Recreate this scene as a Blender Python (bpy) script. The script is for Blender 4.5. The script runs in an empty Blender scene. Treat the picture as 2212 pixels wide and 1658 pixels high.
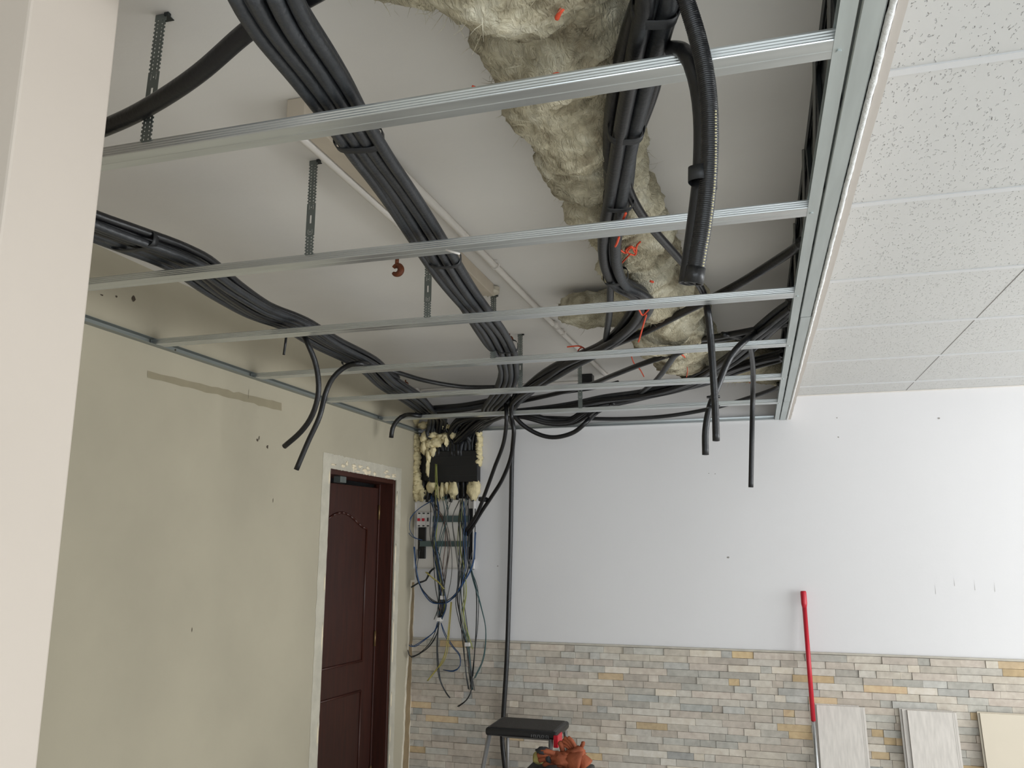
import bpy, math, random
from mathutils import Vector, Matrix, noise
random.seed(7)
C = bpy.context.scene.collection
sc = bpy.context.scene

# ---------------------------------------------------------------- camera
CAM_H = 1.63
F_PX = 1747.3273
RT = Vector((0.95905, 0.28317, 0.0023)).normalized()
FW = Vector((-0.27777, 0.94083, 0.19428)).normalized()
RT = (RT - FW * RT.dot(FW)).normalized()
UP = RT.cross(FW).normalized()
cam = bpy.data.cameras.new('camera'); camo = bpy.data.objects.new('camera', cam); C.objects.link(camo)
cam.sensor_fit = 'HORIZONTAL'; cam.sensor_width = 36.0; cam.lens = F_PX * 36.0 / 2212.0
cam.clip_start = 0.02
M = Matrix((RT, UP, -FW)).transposed().to_4x4(); M.translation = (0, 0, CAM_H)
camo.matrix_world = M
sc.camera = camo

# ---------------------------------------------------------------- world, daylight, exposure
w = bpy.data.worlds.new('world'); sc.world = w; w.use_nodes = True
bg = w.node_tree.nodes['Background']; bg.inputs[0].default_value = (0.90, 0.95, 1.0, 1); bg.inputs[1].default_value = 1.0
sc.view_settings.view_transform = 'Standard'; sc.view_settings.look = 'None'
sc.view_settings.gamma = 1.0; sc.view_settings.use_curve_mapping = False
sc.view_settings.exposure = 0.18

def area(name, loc, rot, sx, sy, power, col):
    l = bpy.data.lights.new(name, 'AREA'); l.shape = 'RECTANGLE'; l.size = sx; l.size_y = sy
    l.energy = power; l.color = col
    o = bpy.data.objects.new(name, l); o.location = loc; o.rotation_euler = rot; C.objects.link(o); return o
# daylight entering by the shopfront windows to the right and behind the camera
area('daylight_right', (4.40, 2.75, 1.35), (0, math.radians(90), 0), 2.0, 3.9, 150, (0.95, 0.98, 1.0))
area('daylight_front', (1.5, -2.85, 1.35), (math.radians(90), 0, 0), 5.0, 2.0, 76, (0.84, 0.93, 1.0))

# ---------------------------------------------------------------- unprojection helpers (pixel -> point on a real plane)
def ray(px, py): return FW + RT * ((px - 1106) / F_PX) + UP * ((829 - py) / F_PX)
def PX(px, py, X): d = ray(px, py); return Vector((0, 0, CAM_H)) + d * (X / d.x)
def PY(px, py, Y): d = ray(px, py); return Vector((0, 0, CAM_H)) + d * (Y / d.y)
def PZ(px, py, Z): d = ray(px, py); return Vector((0, 0, CAM_H)) + d * ((Z - CAM_H) / d.z)

XL = -2.166; YB = 5.077; ZF = 2.370; ZS = 2.660; ZC = 2.509; ZW = 1.0255
STUD_Y = [1.228, 1.868, 2.520, 3.168, 3.819, 4.496]

# ---------------------------------------------------------------- materials
MATS = {}
def s2l(c):
    return tuple(((v/255)/12.92 if v/255 <= .04045 else ((v/255+.055)/1.055)**2.4) for v in c)
def mat(name, col, rough=.6, metal=0.0, noise_scale=0, noise_amt=0, bump=0, bump_scale=40, spec=.5, stretch=None):
    """col in sRGB 0-255; optional colour mottling and bump, in object space"""
    if name in MATS: return MATS[name]
    m = bpy.data.materials.new(name); m.use_nodes = True; nt = m.node_tree; b = nt.nodes['Principled BSDF']
    L = s2l(col)
    b.inputs['Base Color'].default_value = (*L, 1); b.inputs['Roughness'].default_value = rough
    b.inputs['Metallic'].default_value = metal; b.inputs['Specular IOR Level'].default_value = spec
    tc = nt.nodes.new('ShaderNodeTexCoord'); src = tc.outputs['Object']
    if stretch:
        mp = nt.nodes.new('ShaderNodeMapping'); mp.inputs['Scale'].default_value = stretch
        nt.links.new(src, mp.inputs['Vector']); src = mp.outputs[0]
    if noise_amt:
        n = nt.nodes.new('ShaderNodeTexNoise'); n.inputs['Scale'].default_value = noise_scale; n.inputs['Detail'].default_value = 5
        nt.links.new(src, n.inputs['Vector'])
        r = nt.nodes.new('ShaderNodeValToRGB')
        r.color_ramp.elements[0].position = .3; r.color_ramp.elements[1].position = .7
        r.color_ramp.elements[0].color = (*[v*(1-noise_amt) for v in L], 1); r.color_ramp.elements[1].color = (*[min(1, v*(1+noise_amt)) for v in L], 1)
        nt.links.new(n.outputs['Fac'], r.inputs[0]); nt.links.new(r.outputs[0], b.inputs['Base Color'])
    if bump:
        n2 = nt.nodes.new('ShaderNodeTexNoise'); n2.inputs['Scale'].default_value = bump_scale; n2.inputs['Detail'].default_value = 4
        nt.links.new(src, n2.inputs['Vector'])
        bp = nt.nodes.new('ShaderNodeBump'); bp.inputs['Strength'].default_value = bump; bp.inputs['Distance'].default_value = .01
        nt.links.new(n2.outputs['Fac'], bp.inputs['Height']); nt.links.new(bp.outputs[0], b.inputs['Normal'])
    MATS[name] = m; return m

m_slab = mat('slab_paint', (229, 225, 219), .85, noise_scale=1.6, noise_amt=.05, bump=.08, bump_scale=30)
m_lwall = mat('cream_plaster', (168, 160, 140), .85, noise_scale=1.8, noise_amt=.07, bump=.06, bump_scale=20)
m_bwall = mat('white_wall_paint', (217, 215, 215), .75, noise_scale=1.2, noise_amt=.02, bump=.03, bump_scale=60)
m_pillar = mat('pillar_paint', (192, 181, 169), .7, noise_scale=2.0, noise_amt=.03, bump=.03, bump_scale=15)
m_floor = mat('floor_screed', (226, 224, 219), .6, noise_scale=3, noise_amt=.1)
m_galv = mat('galvanised_steel', (202, 206, 206), .28, .80, noise_scale=10, noise_amt=.10, stretch=(.3, 3, 3))
m_galvy = mat('galvanised_steel_track', (188, 195, 194), .42, .65, noise_scale=9, noise_amt=.08, stretch=(4, .4, 4))
m_strap = mat('zinc_strap', (112, 118, 114), .5, .5, noise_scale=30, noise_amt=.08)
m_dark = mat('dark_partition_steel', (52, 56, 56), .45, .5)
m_cond = mat('conduit_plastic', (44, 46, 49), .42, noise_scale=20, noise_amt=.25, bump=.15, bump_scale=120)
m_condb = mat('conduit_black', (22, 22, 24), .36, noise_scale=20, noise_amt=.15, bump=.1, bump_scale=120)
m_tape = mat('black_tape', (30, 31, 33), .5)
m_white = mat('white_pvc', (222, 216, 208), .45)
m_beam = mat('painted_timber', (196, 184, 166), .7, noise_scale=12, noise_amt=.06)
m_rust = mat('rusted_iron', (112, 58, 30), .5, .2, noise_scale=40, noise_amt=.35, bump=.3, bump_scale=80)
m_mahog = mat('mahogany', (52, 22, 13), .45, noise_scale=9, noise_amt=.28, stretch=(6, 6, .5))
m_mahogd = mat('mahogany_frame', (58, 25, 15), .45, noise_scale=9, noise_amt=.25, stretch=(6, 6, .5))
m_foam = mat('pu_foam', (214, 200, 158), .8, noise_scale=25, noise_amt=.15, bump=.5, bump_scale=60)
m_chip = mat('chipped_plaster', (205, 196, 178), .9, noise_scale=18, noise_amt=.15, bump=.5, bump_scale=50)
m_chase = mat('bare_render', (134, 116, 88), .95, noise_scale=14, noise_amt=.15, bump=.6, bump_scale=40)
m_band = mat('unpainted_band', (140, 131, 108), .9, noise_scale=14, noise_amt=.06)
m_scuff = mat('scuff', (70, 60, 48), .9)
m_twine = mat('orange_twine', (226, 84, 52), .7)
m_black = mat('black_plastic', (20, 20, 22), .4)
m_red = mat('red_plastic', (186, 24, 44), .35)
m_chrome = mat('bright_steel', (200, 202, 204), .22, 1.0)
m_glove = mat('rust_leather', (146, 76, 46), .8, noise_scale=14, noise_amt=.25, bump=.4, bump_scale=40)
m_yel = mat('yellow_fabric', (170, 158, 98), .8, noise_scale=14, noise_amt=.2)
m_gcloth = mat('charcoal_fabric', (52, 52, 54), .85)
m_plank = mat('grey_oak_laminate', (205, 198, 190), .5, noise_scale=6, noise_amt=.10, stretch=(14, 14, .7))
m_cream = mat('cream_board', (206, 195, 176), .5, noise_scale=3, noise_amt=.02)
m_edge = mat('board_edge', (70, 64, 60), .7)
m_din = mat('din_rail', (96, 112, 110), .45, .4)
m_brk = mat('breaker_body', (214, 210, 206), .5)
m_lid = mat('caulk_white', (226, 226, 224), .6, bump=.5, bump_scale=90)
m_trim = mat('beige_trim', (196, 188, 180), .6)
m_glass = None

# tile ceiling: fissured mineral fibre
def tile_material():
    m = bpy.data.materials.new('fissured_tile'); m.use_nodes = True; nt = m.node_tree; b = nt.nodes['Principled BSDF']
    b.inputs['Base Color'].default_value = (*s2l((196, 195, 192)), 1); b.inputs['Roughness'].default_value = .55
    tc = nt.nodes.new('ShaderNodeTexCoord'); mp = nt.nodes.new('ShaderNodeMapping')
    mp.inputs['Scale'].default_value = (1.9, .8, 1); mp.inputs['Rotation'].default_value = (0, 0, .12)
    nt.links.new(tc.outputs['Object'], mp.inputs[0])
    nz = nt.nodes.new('ShaderNodeTexNoise'); nz.inputs['Scale'].default_value = 45; nt.links.new(mp.outputs[0], nz.inputs['Vector'])
    mx = nt.nodes.new('ShaderNodeMix'); mx.data_type = 'RGBA'; mx.blend_type = 'LINEAR_LIGHT'; mx.inputs['Factor'].default_value = .022
    nt.links.new(mp.outputs[0], mx.inputs['A']); nt.links.new(nz.outputs['Color'], mx.inputs['B'])
    v = nt.nodes.new('ShaderNodeTexVoronoi'); v.inputs['Scale'].default_value = 60; v.inputs['Randomness'].default_value = 1
    nt.links.new(mx.outputs['Result'], v.inputs['Vector'])
    r = nt.nodes.new('ShaderNodeMapRange'); r.inputs['From Min'].default_value = .14; r.inputs['From Max'].default_value = .24
    r.interpolation_type = 'SMOOTHSTEP'
    nt.links.new(v.outputs['Distance'], r.inputs['Value'])
    bp = nt.nodes.new('ShaderNodeBump'); bp.inputs['Strength'].default_value = 1.0; bp.inputs['Distance'].default_value = .0062
    nt.links.new(r.outputs[0], bp.inputs['Height']); nt.links.new(bp.outputs[0], b.inputs['Normal'])
    return m
m_tile = tile_material()

def wool_material():
    m = bpy.data.materials.new('mineral_wool'); m.use_nodes = True; nt = m.node_tree; b = nt.nodes['Principled BSDF']
    b.inputs['Roughness'].default_value = .95
    tc = nt.nodes.new('ShaderNodeTexCoord')
    n = nt.nodes.new('ShaderNodeTexNoise'); n.inputs['Scale'].default_value = 9; n.inputs['Detail'].default_value = 8; n.inputs['Distortion'].default_value = 1.2
    nt.links.new(tc.outputs['Object'], n.inputs['Vector'])
    r = nt.nodes.new('ShaderNodeValToRGB'); e = r.color_ramp.elements
    e[0].position = .28; e[0].color = (*s2l((126, 114, 90)), 1); e[1].position = .72; e[1].color = (*s2l((232, 226, 204)), 1)
    k = e.new(.5); k.color = (*s2l((196, 187, 161)), 1)
    nt.links.new(n.outputs['Fac'], r.inputs[0]); nt.links.new(r.outputs[0], b.inputs['Base Color'])
    mp = nt.nodes.new('ShaderNodeMapping'); mp.inputs['Scale'].default_value = (1, .35, 1); mp.inputs['Rotation'].default_value = (.3, 0, .6)
    nt.links.new(tc.outputs['Object'], mp.inputs[0])
    n2 = nt.nodes.new('ShaderNodeTexNoise'); n2.inputs['Scale'].default_value = 60; n2.inputs['Detail'].default_value = 6; n2.inputs['Distortion'].default_value = 3
    nt.links.new(mp.outputs[0], n2.inputs['Vector'])
    bp = nt.nodes.new('ShaderNodeBump'); bp.inputs['Strength'].default_value = .9; bp.inputs['Distance'].default_value = .012
    nt.links.new(n2.outputs['Fac'], bp.inputs['Height']); nt.links.new(bp.outputs[0], b.inputs['Normal'])
    return m
m_wool = wool_material()

def stone_material():
    m = bpy.data.materials.new('ledger_stone'); m.use_nodes = True; nt = m.node_tree; b = nt.nodes['Principled BSDF']
    b.inputs['Roughness'].default_value = .8
    at = nt.nodes.new('ShaderNodeAttribute'); at.attribute_name = 'stone'
    n = nt.nodes.new('ShaderNodeTexNoise'); n.inputs['Scale'].default_value = 30; n.inputs['Detail'].default_value = 5
    tc = nt.nodes.new('ShaderNodeTexCoord'); nt.links.new(tc.outputs['Object'], n.inputs['Vector'])
    mx = nt.nodes.new('ShaderNodeMix'); mx.data_type = 'RGBA'; mx.blend_type = 'OVERLAY'; mx.inputs['Factor'].default_value = .3
    nt.links.new(at.outputs['Color'], mx.inputs['A']); nt.links.new(n.outputs['Fac'], mx.inputs['B'])
    nt.links.new(mx.outputs['Result'], b.inputs['Base Color'])
    bp = nt.nodes.new('ShaderNodeBump'); bp.inputs['Strength'].default_value = .5; bp.inputs['Distance'].default_value = .006
    nt.links.new(n.outputs['Fac'], bp.inputs['Height']); nt.links.new(bp.outputs[0], b.inputs['Normal'])
    return m
m_stone = stone_material()

# ---------------------------------------------------------------- mesh helpers
class MB:
    def __init__(s): s.v = []; s.f = []
    def add(s, vs, fs):
        k = len(s.v); s.v += [tuple(p) for p in vs]; s.f += [tuple(i + k for i in f) for f in fs]; return s
    def box(s, x0, x1, y0, y1, z0, z1, M=None):
        vs = [Vector((x, y, z)) for x in (x0, x1) for y in (y0, y1) for z in (z0, z1)]
        if M: vs = [M @ v for v in vs]
        return s.add(vs, [(0,1,3,2),(4,6,7,5),(0,4,5,1),(2,3,7,6),(0,2,6,4),(1,5,7,3)])
    def tube(s, pts, r, n=10, cap=True):
        v, f = sweep(pts, r, n, cap); return s.add(v, f)
    def build(s, name, m, parent=None, smooth=False, bevel=0, solid=0, auto=None):
        me = bpy.data.meshes.new(name)
        org = Vector((0, 0, 0))
        if parent is None and s.v:
            xs = [p[0] for p in s.v]; ys = [p[1] for p in s.v]; zs = [p[2] for p in s.v]
            org = Vector(((min(xs)+max(xs))/2, (min(ys)+max(ys))/2, min(zs)))
        elif parent is not None:
            org = parent.get('_o', None); org = Vector(org) if org is not None else parent.location.copy()
        me.from_pydata([tuple(Vector(p) - org) for p in s.v], [], s.f); me.validate(); me.update()
        me.materials.append(m)
        if smooth: me.polygons.foreach_set('use_smooth', [True]*len(me.polygons))
        o = bpy.data.objects.new(name, me); C.objects.link(o)
        if parent is None: o.location = org
        else: o.parent = parent; 
        if solid:
            md = o.modifiers.new('thickness', 'SOLIDIFY'); md.thickness = solid; md.offset = 0
        if bevel:
            md = o.modifiers.new('bevel', 'BEVEL'); md.width = bevel; md.segments = 2; md.limit_method = 'ANGLE'
        WORG[o.name] = org.copy()
        return o
WORG = {}
def empty(name, loc):
    o = bpy.data.objects.new(name, None); C.objects.link(o); o.location = loc; o.empty_display_size = .05
    WORG[o.name] = Vector(loc); return o
def part(mb, name, m, parent, **k):
    """child mesh, whose vertices are given in world space"""
    base = WORG[parent.name]
    q = MB(); q.v = [tuple(Vector(p) - base) for p in mb.v]; q.f = mb.f
    me = bpy.data.meshes.new(name); me.from_pydata(q.v, [], q.f); me.validate(); me.update(); me.materials.append(m)
    if k.get('smooth'): me.polygons.foreach_set('use_smooth', [True]*len(me.polygons))
    o = bpy.data.objects.new(name, me); C.objects.link(o); o.parent = parent
    if k.get('solid'):
        md = o.modifiers.new('thickness', 'SOLIDIFY'); md.thickness = k['solid']; md.offset = 0
    if k.get('bevel'):
        md = o.modifiers.new('bevel', 'BEVEL'); md.width = k['bevel']; md.segments = 2; md.limit_method = 'ANGLE'
    WORG[o.name] = base.copy(); return o
def tag(o, label=None, cat=None, group=None, kind=None):
    if label: o['label'] = label
    if cat: o['category'] = cat
    if group: o['group'] = group
    if kind: o['kind'] = kind
    return o
def struct(o, label=None): return tag(o, label, None, None, 'structure')

def smooth_path(P, step=.02):
    """Catmull-Rom through control points, resampled"""
    P = [Vector(p) for p in P]
    if len(P) < 3:
        n = max(2, int((P[1]-P[0]).length/step)); return [P[0].lerp(P[1], i/n) for i in range(n+1)]
    Q = [P[0]*2-P[1]] + P + [P[-1]*2-P[-2]]; out = []
    for i in range(1, len(Q)-2):
        a, b, c, d = Q[i-1], Q[i], Q[i+1], Q[i+2]
        n = max(2, int((c-b).length/step))
        for k in range(n):
            t = k/n
            out.append(.5*((2*b) + (-a+c)*t + (2*a-5*b+4*c-d)*t*t + (-a+3*b-3*c+d)*t**3))
    out.append(P[-1]); return out
def frames(pts):
    T = []
    for i in range(len(pts)):
        a = pts[max(0, i-1)]; b = pts[min(len(pts)-1, i+1)]; t = (b-a); T.append(t.normalized() if t.length > 1e-9 else Vector((0,1,0)))
    u = T[0].orthogonal().normalized(); out = []
    for t in T:
        u = (u - t*u.dot(t)); u = u.normalized() if u.length > 1e-6 else t.orthogonal().normalized()
        out.append((t, u, t.cross(u)))
    return out
def sweep(pts, r, n=10, cap=True):
    pts = [Vector(p) for p in pts]; fr = frames(pts); vs = []; fs = []
    for i, p in enumerate(pts):
        R = r[i] if isinstance(r, (list, tuple)) else r
        for k in range(n):
            a = 2*math.pi*k/n; vs.append(p + fr[i][1]*math.cos(a)*R + fr[i][2]*math.sin(a)*R)
    for i in range(len(pts)-1):
        for k in range(n):
            a = i*n+k; b = i*n+(k+1) % n; fs.append((a, b, b+n, a+n))
    if cap: fs.append(tuple(range(n-1, -1, -1))); fs.append(tuple((len(pts)-1)*n + k for k in range(n)))
    return vs, fs
def open_tube(pts, r, n=14, depth=.03, wall=.78):
    """tube whose far end is cut open and hollow"""
    pts = list(pts); L = len(pts)
    t = (pts[-1]-pts[-2]).normalized()
    inner = [pts[-1], pts[-1]-t*depth]
    vs, fs = sweep(pts, r, n, False)
    fr = frames(pts)[-1]; k0 = len(vs); R = r if not isinstance(r, (list, tuple)) else r[-1]
    for q in inner:
        for k in range(n):
            a = 2*math.pi*k/n; vs.append(q + fr[1]*math.cos(a)*R*wall + fr[2]*math.sin(a)*R*wall)
    e0 = (L-1)*n
    for k in range(n):
        k2 = (k+1) % n
        fs.append((e0+k, e0+k2, k0+k2, k0+k)); fs.append((k0+k, k0+k2, k0+n+k2, k0+n+k))
    fs.append(tuple(k0+n+k for k in range(n)))
    fs.append(tuple(range(n-1, -1, -1)))
    return vs, fs
def conduit(P, r, label, cat='conduit', group=None, m=None, name='conduit', n=12, step=.02, hollow=False):
    P = [Vector((min(q[0], .163), q[1], q[2])) for q in P]
    pts = smooth_path(P, step); mb = MB()
    v, f = open_tube(pts, r, n) if hollow else sweep(pts, r, n)
    mb.add(v, f); o = mb.build(name, m or m_cond, smooth=True)
    tag(o, label, cat, group); return o
def lumpy(mb, center, rad, seed, amt=.3, seg=14, rings=9, freq=3.0):
    """irregular rounded lump"""
    c = Vector(center); vs = []; fs = []
    for i in range(rings+1):
        th = math.pi*i/rings
        for k in range(seg):
            a = 2*math.pi*k/seg
            d = Vector((math.sin(th)*math.cos(a), math.sin(th)*math.sin(a), math.cos(th)))
            q = 1 + amt*noise.noise(d*freq*.5 + Vector((seed*7.3, seed*1.7, 0))) + amt*.6*noise.noise(d*freq*1.5 + Vector((0, seed*3.1, 5)))
            vs.append(c + Vector((d.x*rad[0], d.y*rad[1], d.z*rad[2]))*q)
    for i in range(rings):
        for k in range(seg):
            a = i*seg+k; b = i*seg+(k+1) % seg; fs.append((a, a+seg, b+seg, b))
    return mb.add(vs, fs)
def extrude_poly(pts2, mk, a, b, closed=False):
    """sheet-metal profile: open polyline extruded from a to b, mk(p,q,t) -> world"""
    vs = []; n = len(pts2)
    for t in (a, b):
        for p in pts2: vs.append(mk(p[0], p[1], t))
    fs = [(i, i+1, i+1+n, i+n) for i in range(n-1)]
    if closed: fs.append((n-1, 0, n, 2*n-1))
    return vs, fs

# ================================================================ SETTING
struct(MB().box(-3.6, 4.7, -3.0, 5.3, -.1, 0).build('floor', m_floor), 'bare grey floor of the room')
slab = struct(MB().box(-3.6, 4.7, -3.0, 5.3, ZS, ZS+.15).build('ceiling', m_slab), 'painted concrete slab above the open metal framing')
# tile ceiling over the right part
tc_o = MB(); XT = .243
tc_o.box(XT, 4.6, -3.0, YB, ZC, ZC+.018)
tco = struct(tc_o.build('ceiling', m_tile), 'white fissured mineral tile ceiling right of the framing')
# T-bars
mt = MB()
for y in (0.905, 1.536, 2.172, 2.828, 3.479, 4.13, 4.78): mt.box(XT, 4.6, y-.011, y+.011, ZC-.0035, ZC+.003)
struct(mt.build('trim_1', mat('tbar_white', (202, 202, 202), .5)), 'white bars between the ceiling tiles')
mt = MB()
for x in (.885, 1.52, 2.16, 2.8): mt.box(x-.0012, x+.0012, 1.2, YB, ZC-.001, ZC+.001)
struct(mt.build('trim_2', mat('tile_seam', (120, 116, 112), .8)), 'thin dark seams between the ceiling tiles')
mt = MB().box(.25, 4.6, YB-.02, YB, ZC-.004, ZC-.001)
struct(mt.build('trim_3', m_white), 'wall angle where the tile ceiling meets the white wall')

# back wall
struct(MB().box(-3.6, 4.7, YB, YB+.2, 0, ZS).build('wall_back', m_bwall), 'white back wall above the stone cladding')
# left wall with the doorway
DY0, DY1, DZ = 3.887, 4.743, 2.031
lw = MB(); T = .14
lw.box(XL-T, XL, -3.0, DY0, 0, ZS).box(XL-T, XL, DY1, YB, 0, ZS).box(XL-T, XL, DY0, DY1, DZ, ZS)
lwo = struct(lw.build('wall_left', m_lwall), 'cream plastered left wall with the doorway')
# dark room behind the door
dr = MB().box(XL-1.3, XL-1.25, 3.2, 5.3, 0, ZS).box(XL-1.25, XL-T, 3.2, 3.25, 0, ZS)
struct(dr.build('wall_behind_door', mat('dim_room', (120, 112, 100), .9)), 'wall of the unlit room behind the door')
# near wall end at the left
struct(MB().box(-3.6, -.90, .748, .898, 0, ZS).build('wall_near', m_pillar, bevel=.004), 'cream wall end close to the camera on the left')
# right wall with windows
rw = MB(); X = 4.5
rw.box(X, X+.2, -3.0, .7, 0, ZS).box(X, X+.2, 4.8, YB, 0, ZS).box(X, X+.2, .7, 4.8, 0, .35).box(X, X+.2, .7, 4.8, 2.35, ZS)
struct(rw.build('wall_right', m_bwall), 'right wall with the shop window')
fw_ = MB(); Y = -3.0
fw_.box(-3.6, -1.0, Y-.2, Y, 0, ZS).box(4.0, 4.7, Y-.2, Y, 0, ZS).box(-1.0, 4.0, Y-.2, Y, 0, .35).box(-1.0, 4.0, Y-.2, Y, 2.35, ZS)
struct(fw_.build('wall_front', m_bwall), 'front wall with the shop window behind the camera')
wf = MB()
for y in (.7, 2.05, 3.4, 4.75): wf.box(4.52, 4.58, y, y+.05, .35, 2.35)
wf.box(4.52, 4.58, .7, 4.8, .35, .41).box(4.52, 4.58, .7, 4.8, 2.29, 2.35)
struct(wf.build('window_1', m_galvy), 'metal frame of the right shop window')
wf = MB()
for x in (-1.0, .65, 2.3, 3.95): wf.box(x, x+.05, -3.12, -3.06, .35, 2.35)
wf.box(-1.0, 4.0, -3.12, -3.06, .35, .41).box(-1.0, 4.0, -3.12, -3.06, 2.29, 2.35)
struct(wf.build('window_2', m_galvy), 'metal frame of the front shop window')

# scuffs and cracks on walls
sm = MB()
def flake_X(px, py, w, h, X=XL+.0015):
    p = PX(px, py, X); vs = []
    for k in range(7):
        a = 2*math.pi*k/7; vs.append((X, p.y + math.cos(a)*w*random.uniform(.6, 1.2), p.z + math.sin(a)*h*random.uniform(.6, 1.2)))
    sm.add(vs, [tuple(range(7))])
for q in [(556,950,.010,.008),(578,965,.008,.010),(560,945,.004,.012),(289,645,.010,.012),(252,640,.006,.004),(220,637,.010,.003),(379,756,.006,.006),(590,1080,.002,.012),(415,1360,.002,.01)]: flake_X(*q)
for q in [(537,850,.0012,.035),(692,905,.0012,.03),(813,920,.001,.025)]: flake_X(*q)
so = sm.build('scuff_mark', m_scuff); so.parent = lwo; so.location = so.location - lwo.location
# unpainted band on the left wall
a_, b_, c_, d_ = PX(318, 800, XL), PX(608, 870, XL), PX(608, 887, XL), PX(318, 815, XL)
bm_ = MB(); N = 24; vs = []
for i in range(N+1):
    t = i/N
    for P0, P1, sg in ((a_, b_, 1), (d_, c_, -1)):
        q = P0.lerp(P1, t); q.z += sg*.004*noise.noise(Vector((t*30, sg*5, 0)))*2; vs.append((XL+.001, q.y, q.z))
bm_.add(vs, [(2*i, 2*i+1, 2*i+3, 2*i+2) for i in range(N)])
bo = bm_.build('bare_paint_band', m_band); bo.parent = lwo; bo.location = bo.location - lwo.location
# marks on back wall
sm2 = MB()
for px, py, s in [(1573, 1204, .008), (1811, 944, .005), (2028, 903, .006), (1531, 1022, .003), (1545, 1023, .004), (1808, 902, .004), (1075, 1222, .005)]:
    p = PY(px, py, YB-.001); vs = [(p.x + math.cos(2*math.pi*k/7)*s*random.uniform(.6, 1.3), YB-.001, p.z + math.sin(2*math.pi*k/7)*s*random.uniform(.5, 1)) for k in range(7)]
    sm2.add(vs, [tuple(range(7))])
for px, py, h in [(2020,1270,.03),(2061,1255,.025),(2105,1262,.03),(2148,1265,.03)]:
    p = PY(px, py, YB-.001); sm2.add([(p.x-.0008, YB-.001, p.z-h), (p.x+.0008, YB-.001, p.z-h), (p.x+.0004, YB-.001, p.z+h)], [(0,1,2)])
s2 = sm2.build('scuff_mark', mat('faint_scuff', (150, 146, 140), .9)); bw = bpy.data.objects['wall_back']; s2.parent = bw; s2.location = s2.location - bw.location

# stone ledger cladding
def stone():
    rnd = random.Random(3); vs = []; fs = []; cols = []
    pal = [(170,160,146),(160,148,136),(182,172,158),(150,150,144),(196,184,166),(166,160,150),(176,162,150),(186,180,170),(146,142,134),(158,160,158),(168,154,140)]
    acc = [(178,140,82),(186,150,100),(120,124,126),(170,136,84),(132,138,138),(200,190,176)]
    h = .038; nrow = 27; z = ZW
    for r in range(nrow):
        z1 = z; z0 = z - h; z = z0
        x = XL + rnd.uniform(-.1, 0)
        while x < 3.2:
            L = rnd.choice([.06,.09,.12,.15,.18,.22]); x1 = x + L
            d = rnd.uniform(.014, .022)
            a = max(x, XL)
            if x1 > a and z1 > 0:
                k = len(vs); g = .0008
                y0 = YB - d
                dy = [rnd.uniform(-.002, .002) for _ in range(4)]
                vs += [(a+g, YB, max(0,z0)+g), (x1-g, YB, max(0,z0)+g), (x1-g, YB, z1-g), (a+g, YB, z1-g),
                       (a+g, y0+dy[0], max(0,z0)+g), (x1-g, y0+dy[1], max(0,z0)+g), (x1-g, y0+dy[2], z1-g), (a+g, y0+dy[3], z1-g)]
                F = [(4,5,6,7),(0,1,5,4),(3,7,6,2),(0,4,7,3),(1,2,6,5)]
                fs += [tuple(i+k for i in f) for f in F]
                c = rnd.choice(acc) if rnd.random() < .13 else rnd.choice(pal)
                j = rnd.uniform(.94, 1.06); c = tuple(min(255, (v*.5 + m_*.5)*j*1.08) for v, m_ in zip(c, (180, 173, 162)))
                cols += [(*s2l(c), 1)]*(len(F))
            x = x1
    me = bpy.data.meshes.new('trim_4'); me.from_pydata(vs, [], fs); me.update()
    ca = me.color_attributes.new('stone', 'FLOAT_COLOR', 'CORNER')
    for p in me.polygons:
        for li in p.loop_indices: ca.data[li].color = cols[p.index]
    me.materials.append(m_stone)
    o = bpy.data.objects.new('trim_4', me); C.objects.link(o); return struct(o, 'split-face stone cladding on the lower part of the back wall')
stone()
struct(MB().box(XL, 3.2, YB-.012, YB, ZW, ZW+.012).build('trim_5', mat('stone_cap', (188, 182, 170), .9, noise_scale=20, noise_amt=.1), bevel=.003), 'grout line on top of the stone cladding')

# chase beside the corner on the left wall
def ragged_strip(name, m, X, ys0, ys1, z0, z1, amp=.006, n=60, th=.004):
    mb = MB(); vs = []
    for i in range(n+1):
        t = i/n; z = z0 + (z1-z0)*t
        e0 = ys0(t) + amp*noise.noise(Vector((t*25, 1.3, 0)))*1.6; e1 = ys1(t) + amp*noise.noise(Vector((t*22, 7.1, 3)))*1.6
        vs += [(X, e0, z), (X, e1, z), (X+th, e0+.001, z), (X+th, e1-.001, z)]
    fs = []
    for i in range(n):
        k = i*4; fs += [(k+2, k+3, k+7, k+6), (k, k+2, k+6, k+4), (k+1, k+5, k+7, k+3)]
    mb.add(vs, fs); return mb.build(name, m)
struct(ragged_strip('trim_6', m_chip, XL, lambda t: 4.925+.085*t, lambda t: 5.076, 0, 1.40, .008, th=.003), 'white plaster edges of the wall chase')
struct(ragged_strip('trim_7', m_chase, XL, lambda t: 4.945+.085*t, lambda t: 5.035+.03*t, 0, 1.385, .008, th=.005), 'bare brown render strip in the wall chase beside the door')

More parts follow.
